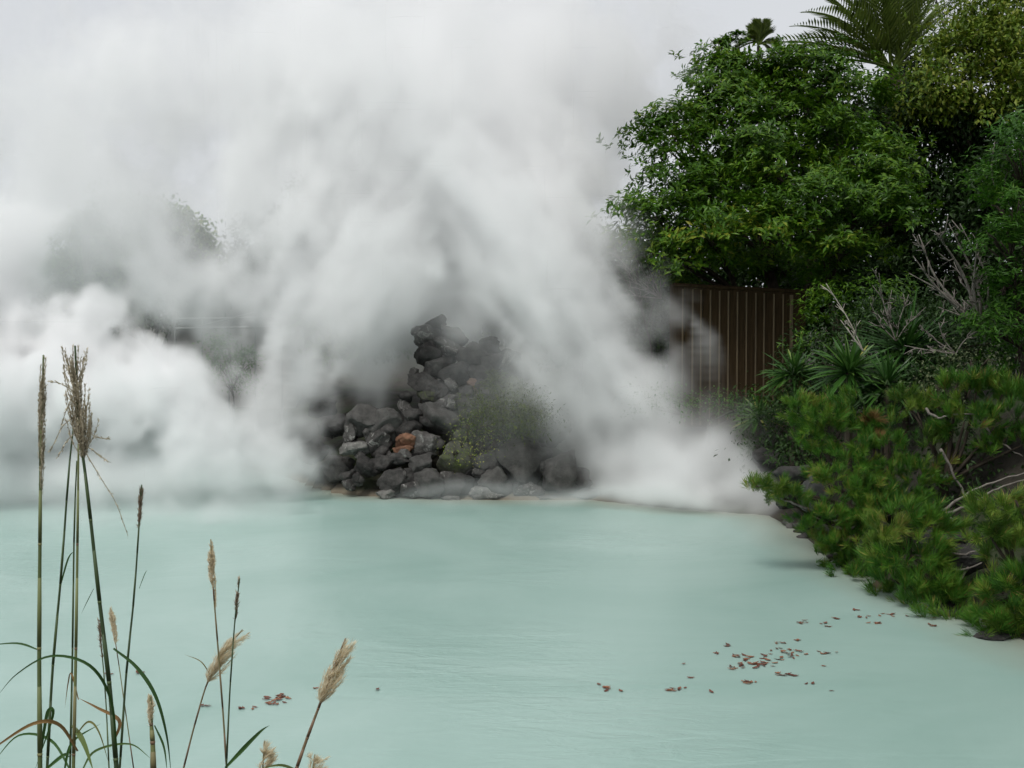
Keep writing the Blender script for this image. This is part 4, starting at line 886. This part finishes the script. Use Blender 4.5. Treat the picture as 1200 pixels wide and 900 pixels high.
for cx, cy_, sx_, sy_, n_, lab in [
    (861, 782, 7, 3, 9, MAIN), (890, 779, 10, 5, 22, MAIN), (926, 765, 9, 3, 11, MAIN), (880, 770, 8, 2, 6, MAIN), (905, 772, 14, 4, 10, MAIN), (918, 762, 10, 2.5, 8, MAIN),
    (850, 757, 3, 1, 2, 'dead leaf just above the left end of the largest drift'), (840, 765, 4, 1, 2, 'dead leaf just left of the largest drift'), (860, 768, 4, 2, 4, 'dead leaf in the small clump above the left end of the largest drift'),
    (916, 754, 6, 1, 4, 'dead leaf in the thin row above the largest drift'), (933, 750, 4, 1, 3, 'dead leaf in the top clump above the largest drift'),
    (921, 791, 7, 2, 6, 'dead leaf in the clump under the right end of the largest drift'), (884, 800, 12, 2, 6, 'dead leaf in the scattered row below the largest drift'),
    (971, 766, 9, 2, 7, 'dead leaf in the clump right of the largest drift'), (964, 781, 2, .5, 1, 'lone dead leaf below the clump right of the largest drift'),
    (951, 801, 3, .5, 2, 'dead leaf below right of the largest drift, upper pair'), (973, 809, 2, .5, 1, 'lone dead leaf below right of the largest drift'),
    (835, 811, 2, .5, 1, 'lone dead leaf below left of the largest drift'), (801, 778, 3, .6, 1, 'lone dead leaf left of the largest drift, upper of two'), (809, 794, 2, .5, 1, 'lone dead leaf left of the largest drift, lower of two'),
    (792, 808, 10, 2, 8, 'dead leaf in the middle clump between the left drift and the largest drift'), (704, 806, 9, 2, 6, 'dead leaf in the clump at the centre of the pond'), (729, 810, 2, .8, 1, 'lone dead leaf right of the clump at the centre of the pond'),
    (943, 729, 8, 1.4, 5, 'reddish dead leaf in the left clump of the row near the right bank'), (966, 732, 6, 2, 6, 'reddish dead leaf in the second clump of the row near the right bank'), (980, 725, 6, 1, 4, 'reddish dead leaf in the upper clump of the row near the right bank'),
    (1002, 715, 4, .8, 2, 'dark dead leaf nearest the pinkish stone'), (1010, 723, 6, 1, 4, 'dark dead leaf in the short row below the pinkish stone'), (1028, 730, 9, 1, 6, 'dark dead leaf in the lower row under the pine'), (1036, 720, 12, 1, 7, 'dark dead leaf in the long row under the pine'),
    (1094, 733, 7, 1.5, 5, 'dead leaf in the clump under the front pine'), (1079, 722, 6, .8, 3, 'dead leaf at the waterline under the front pine'),
    (332, 818, 11, 3.2, 16, 'dead leaf in the drift left of the plume on the right grass stalk'), (322, 825, 8, 1.2, 5, 'dead leaf in the drift left of the plume on the right grass stalk'), (369, 807, 6, 1, 3, 'dead leaf touching the plume of the right grass stalk in view'),
    (283, 830, 12, 1.2, 5, 'dead leaf in the row behind the twin grass stalks'), (245, 827, 8, .8, 3, 'dead leaf left of the twin grass stalks'), (163, 789, 5, .8, 3, 'dead leaf behind the thick grass stalks, right'), (128, 790, 5, .8, 3, 'dead leaf behind the thick grass stalks, left'),
    (446, 808, 3, .5, 1, 'lone dead leaf right of the grass plumes')]:
    for _ in range(n_): float_leaf(cx + rnd.gauss(0, sx_ * .75), cy_ + rnd.gauss(0, sy_ * .7), rnd.uniform(.036, .07), lab)

# ------------------------------------------------------------------ silver grass on the near bank
SG = 'silver grass stalks on the near bank'
def stalk(label, path, Y, r0, r1, plume=None, leaves=(), tint=.45, mname='culm', racemes=()):
    """path: pixel polyline bottom to top; plume: (length share from the top, half width px, material, style)"""
    P = [at(x, y, Y) for x, y in path]; d = (P[0] - P[1]).normalized(); foot = P[0].copy()
    if foot.z > .62: foot = P[0] + Vector((d.x * .5, 0, -1)).normalized() * (P[0].z - .62)
    foot.z = gz(foot.x, Y) - .03
    t = thing('silver_grass', label, 'grass stalk', foot, SG); C_ = [foot, foot.lerp(P[0], .5)] + curve_pts(P, 7)
    mb = MB(); rad = taper(len(C_), m_(r0 * .82, Y), m_(r1 * .9, Y))
    mb.tube(C_, rad, 7, tint)
    for i in range(3, len(C_) - 8, 6):                             # nodes, and the paler leaf sheath wrapped above each
        f_ = (C_[i + 1] - C_[i]).normalized(); e_ = C_[i]; g_ = C_[min(i + 4, len(C_) - 1)]
        mb.tube([e_ - f_ * rad[i] * .8, e_, e_ + f_ * rad[i] * .8], [rad[i] * 1.01, rad[i] * 1.14, rad[i] * 1.01], 7, min(1, tint + .3))
        mb.tube([e_ + f_ * rad[i], e_.lerp(g_, .5), g_], [rad[i] * 1.1, rad[i] * 1.07, rad[i] * .9], 7, min(1, tint + rnd.uniform(.03, .18)))
    mb.build('stem', M[mname], t, True)
    if plume:
        y0, y1, hw, mm, style, nbr = plume            # from y0 (low) to y1 (top)
        zz0, zz1 = at(0, y0, Y).z, at(0, y1, Y).z; seg = [p for p in C_ if p.z >= zz0] or C_[-3:]; top = P[-1]
        axis_ = curve_pts([seg[0], seg[len(seg) // 2], top] if len(seg) > 2 else [seg[0], top], 8)
        mb = MB(); hwm = m_(hw, Y)
        for b_ in range(nbr + len(racemes)):
            tpos = rnd.random() ** (.8 if style == 'tight' else 1.6) * .8; k = int(tpos * (len(axis_) - 2)); s0 = axis_[k]; ad_ = (axis_[k + 1] - axis_[k]).normalized()
            L = (top - seg[0]).length * rnd.uniform(.28, .55) * (1 - tpos * .55)
            ang = rnd.uniform(0, 6.28); out = Vector((math.cos(ang), math.sin(ang), 0)); spread = rnd.random() ** .7
            lean = {'tight': .45, 'open': 1.0, 'fluffy': .95}[style]
            e = s0 + ad_ * L + out * hwm * spread * lean * (1.6 if style == 'open' and rnd.random() < .15 else 1)
            if style == 'fluffy': e += Vector((m_(rnd.uniform(0, 8), Y), 0, -m_(3, Y)))
            mid = s0.lerp(e, .5) + out * hwm * spread * .25
            c = curve_pts([s0, mid, e], 7)
            if b_ < nbr: mb.tube(c, taper(len(c), m_(.55, Y), m_(.25, Y)), 4, rnd.uniform(.1, .5), cap=False)
            if b_ >= nbr:
                c = curve_pts([at(x, y, Y) for x, y in racemes[b_ - nbr]], 9); mb.tube(c, taper(len(c), m_(.6, Y), m_(.3, Y)), 4, .2, cap=False)
            B, D, Nn, LL, T = [], [], [], [], []
            nsp = {'tight': 34, 'open': 34, 'fluffy': 40}[style]
            for _ in range(nsp):
                i = rnd.randint(1, len(c) - 2); f = (c[i + 1] - c[i]).normalized(); h_ = Vector((rnd.gauss(0, 1), rnd.gauss(0, 1), rnd.gauss(0, 1)))
                B.append(c[i].lerp(c[i + 1], rnd.random())); D.append(f + h_ * (.35 if style != 'fluffy' else .3)); Nn.append(h_); LL.append(m_(rnd.uniform(3, 6.5) if style != 'fluffy' else rnd.uniform(5, 11), Y)); T.append(rnd.random())
            mb.leaves(np.array([tuple(q) for q in B]), np.array([tuple(q) for q in D]), np.array([tuple(q) for q in Nn]), np.array(LL), np.full(len(LL), m_(1.5 if style != 'fluffy' else .8, Y)), np.array(T), fold=.1)
        mb.build('plume', M[mm], t)
    for lf in leaves:
        pts, wv, tn = lf; c = curve_pts([at(x, y, Y + dy) for x, y, dy in pts], 6); n_ = len(c)
        ws = [m_(wv, Y) * (min(1, .45 + 1.6 * i / n_) * max(.03, 1 - (i / (n_ - 1)) ** 2.2)) for i in range(n_)]
        mb = MB(); mb.blade(c, ws, (.15, -.75, .45), tn, .25); mb.build('leaf', M['grass'], t)
    return t
stalk('leftmost tall grass stalk with a narrow drooping tan plume', [(47, 905), (46, 760), (47, 620), (48, 520), (51, 416)], 2.6, 3.6, 1.2, (590, 414, 9, 'plume_tan', 'tight', 40),
      [([(46, 762, 0), (20, 754, .05), (-20, 757, .1)], 3, .3), ([(48, 880, 0), (56, 835, .02), (62, 840, .03), (40, 905, .1)], 5, .35)], .55)
stalk('thick dark leaning stalk with a wide open brown plume', [(137, 905), (128, 800), (115, 690), (103, 580), (92, 490), (88, 405)], 2.5, 3.6, 1.3, (545, 402, 15, 'plume_tan', 'open', 85),
      [([(137, 880, 0), (130, 820, -.05), (105, 780, -.1), (60, 769, -.1), (20, 790, -.05), (-5, 818, 0)], 4, .2), ([(133, 870, 0), (140, 845, .02), (115, 830, .05), (92, 818, .06)], 5, .96), ([(110, 690, 0), (95, 720, .1)], 2, .3)], .12, racemes=[[(97, 525), (118, 560), (136, 590), (150, 628)], [(95, 485), (75, 498), (62, 522), (57, 530)], [(92, 462), (72, 450), (58, 447)], [(98, 500), (112, 512), (128, 514)], [(97, 520), (112, 530), (126, 541)], [(96, 500), (80, 515), (68, 535)], [(93, 450), (78, 480), (70, 505)]])
stalk('thin dark green stalk curving up behind the thick leaning one', [(55, 905), (62, 780), (72, 670), (80, 560), (86, 500)], 2.75, 2.2, 1.0, None, [([(70, 690, 0), (80, 655, 0), (88, 645, 0)], 2.5, .2)], .2)
stalk('pale green straight stalk between the leftmost and the thick leaning stalk', [(86, 905), (89, 760), (91, 620), (92, 520)], 2.65, 2.6, 1.2, None, [([(91, 880, 0), (70, 850, -.1), (40, 848, -.15), (0, 872, -.1), (-15, 885, 0)], 5, .95), ([(75, 905, 0), (85, 870, 0), (118, 848, 0)], 4, .5), ([(50, 905, -.05), (75, 885, -.05), (82, 888, 0)], 5, .45), ([(90, 860, 0), (104, 846, -.03), (116, 858, -.05), (128, 896, -.05)], 3, .85), ([(84, 905, 0), (60, 868, .1), (22, 862, .12), (-10, 896, .1)], 4, .4), ([(95, 905, 0), (112, 880, .05), (152, 872, .1), (178, 890, .1)], 3.5, .6), ([(92, 820, 0), (84, 790, .02), (80, 800, .05), (76, 830, .06)], 2.5, .95)], .7)
stalk('thin stalk hugging the pale green stalk', [(82, 905), (85, 760), (87, 620), (90, 540)], 2.7, 1.6, .9, None, [([(85, 850, 0), (98, 870, -.1), (110, 905, -.15)], 7, .72)], .25)
stalk('dark stalk with a short closed dark plume', [(140, 905), (148, 790), (157, 700), (162, 630), (166, 568)], 2.8, 1.8, .9, (625, 566, 6, 'plume_dark', 'tight', 14),
      [([(133, 760, 0), (160, 782, -.03), (182, 815, -.05), (195, 860, -.05), (201, 910, 0)], 5, .12), ([(163, 690, 0), (170, 672, 0), (173, 668, .02)], 1, .3)], .15)
stalk('straight stalk with a slender beige plume near the middle of the group', [(266, 905), (261, 830), (254, 740), (250, 690), (247, 632)], 2.9, 1.5, .8, (725, 630, 8, 'plume', 'tight', 22), [], .9)
stalk('bare dark stalk with a thin spike tip', [(265, 905), (270, 800), (276, 720), (281, 678)], 2.85, 1.4, .7, (735, 676, 3, 'plume_dark', 'tight', 6), [([(264, 900, 0), (285, 878, 0), (305, 858, -.05), (316, 850, -.1)], 6, .4)], .15)
stalk('brownish leaning stalk with a fluffy cream plume behind the twin stalks', [(214, 905), (228, 850), (243, 800), (258, 770), (284, 738)], 3.0, 1.4, .8, (800, 734, 12, 'plume', 'fluffy', 46), [([(246, 790, 0), (235, 775, 0), (216, 767, .05)], 1.5, .9)], .92)
stalk('rightmost leaning stalk with a large fluffy cream plume', [(346, 905), (360, 865), (375, 825), (390, 785), (405, 748)], 2.8, 2.6, 1.0, (826, 744, 13, 'plume', 'fluffy', 60), [([(352, 905, 0), (330, 897, -.1), (308, 900, -.15)], 4, .8)], .97)
stalk('short pale stalk with an unopened plume in its leaf sheath', [(180, 910), (179, 870), (177, 845), (176, 815)], 2.7, 4.5, 1.5, (856, 812, 8, 'plume', 'tight', 20), [([(181, 850, 0), (192, 875, 0), (196, 905, 0)], 3, .3)], .78)
stalk('faint distant stalk with a thin whitish plume between the dark stalks', [(158, 910), (148, 840), (138, 770), (129, 712)], 3.3, .9, .5, (765, 710, 6, 'plume', 'tight', 14), [], .85)
stalk('thin dry stalk beside the thick leaning stalk', [(128, 905), (124, 820), (119, 760), (116, 735)], 3.1, 1.1, .6, (790, 733, 3, 'plume_dark', 'tight', 6), [], .4)
stalk('short stalk whose cream plume just enters at the bottom, left of the rightmost stalk', [(307, 930), (308, 900), (310, 868)], 2.8, 1.6, .8, (905, 866, 8, 'plume', 'fluffy', 20), [], .9)
stalk('short stalk whose cream plume just enters at the bottom under the rightmost plume', [(362, 930), (366, 905), (369, 884)], 2.8, 1.6, .8, (915, 880, 8, 'plume', 'fluffy', 16), [], .9)
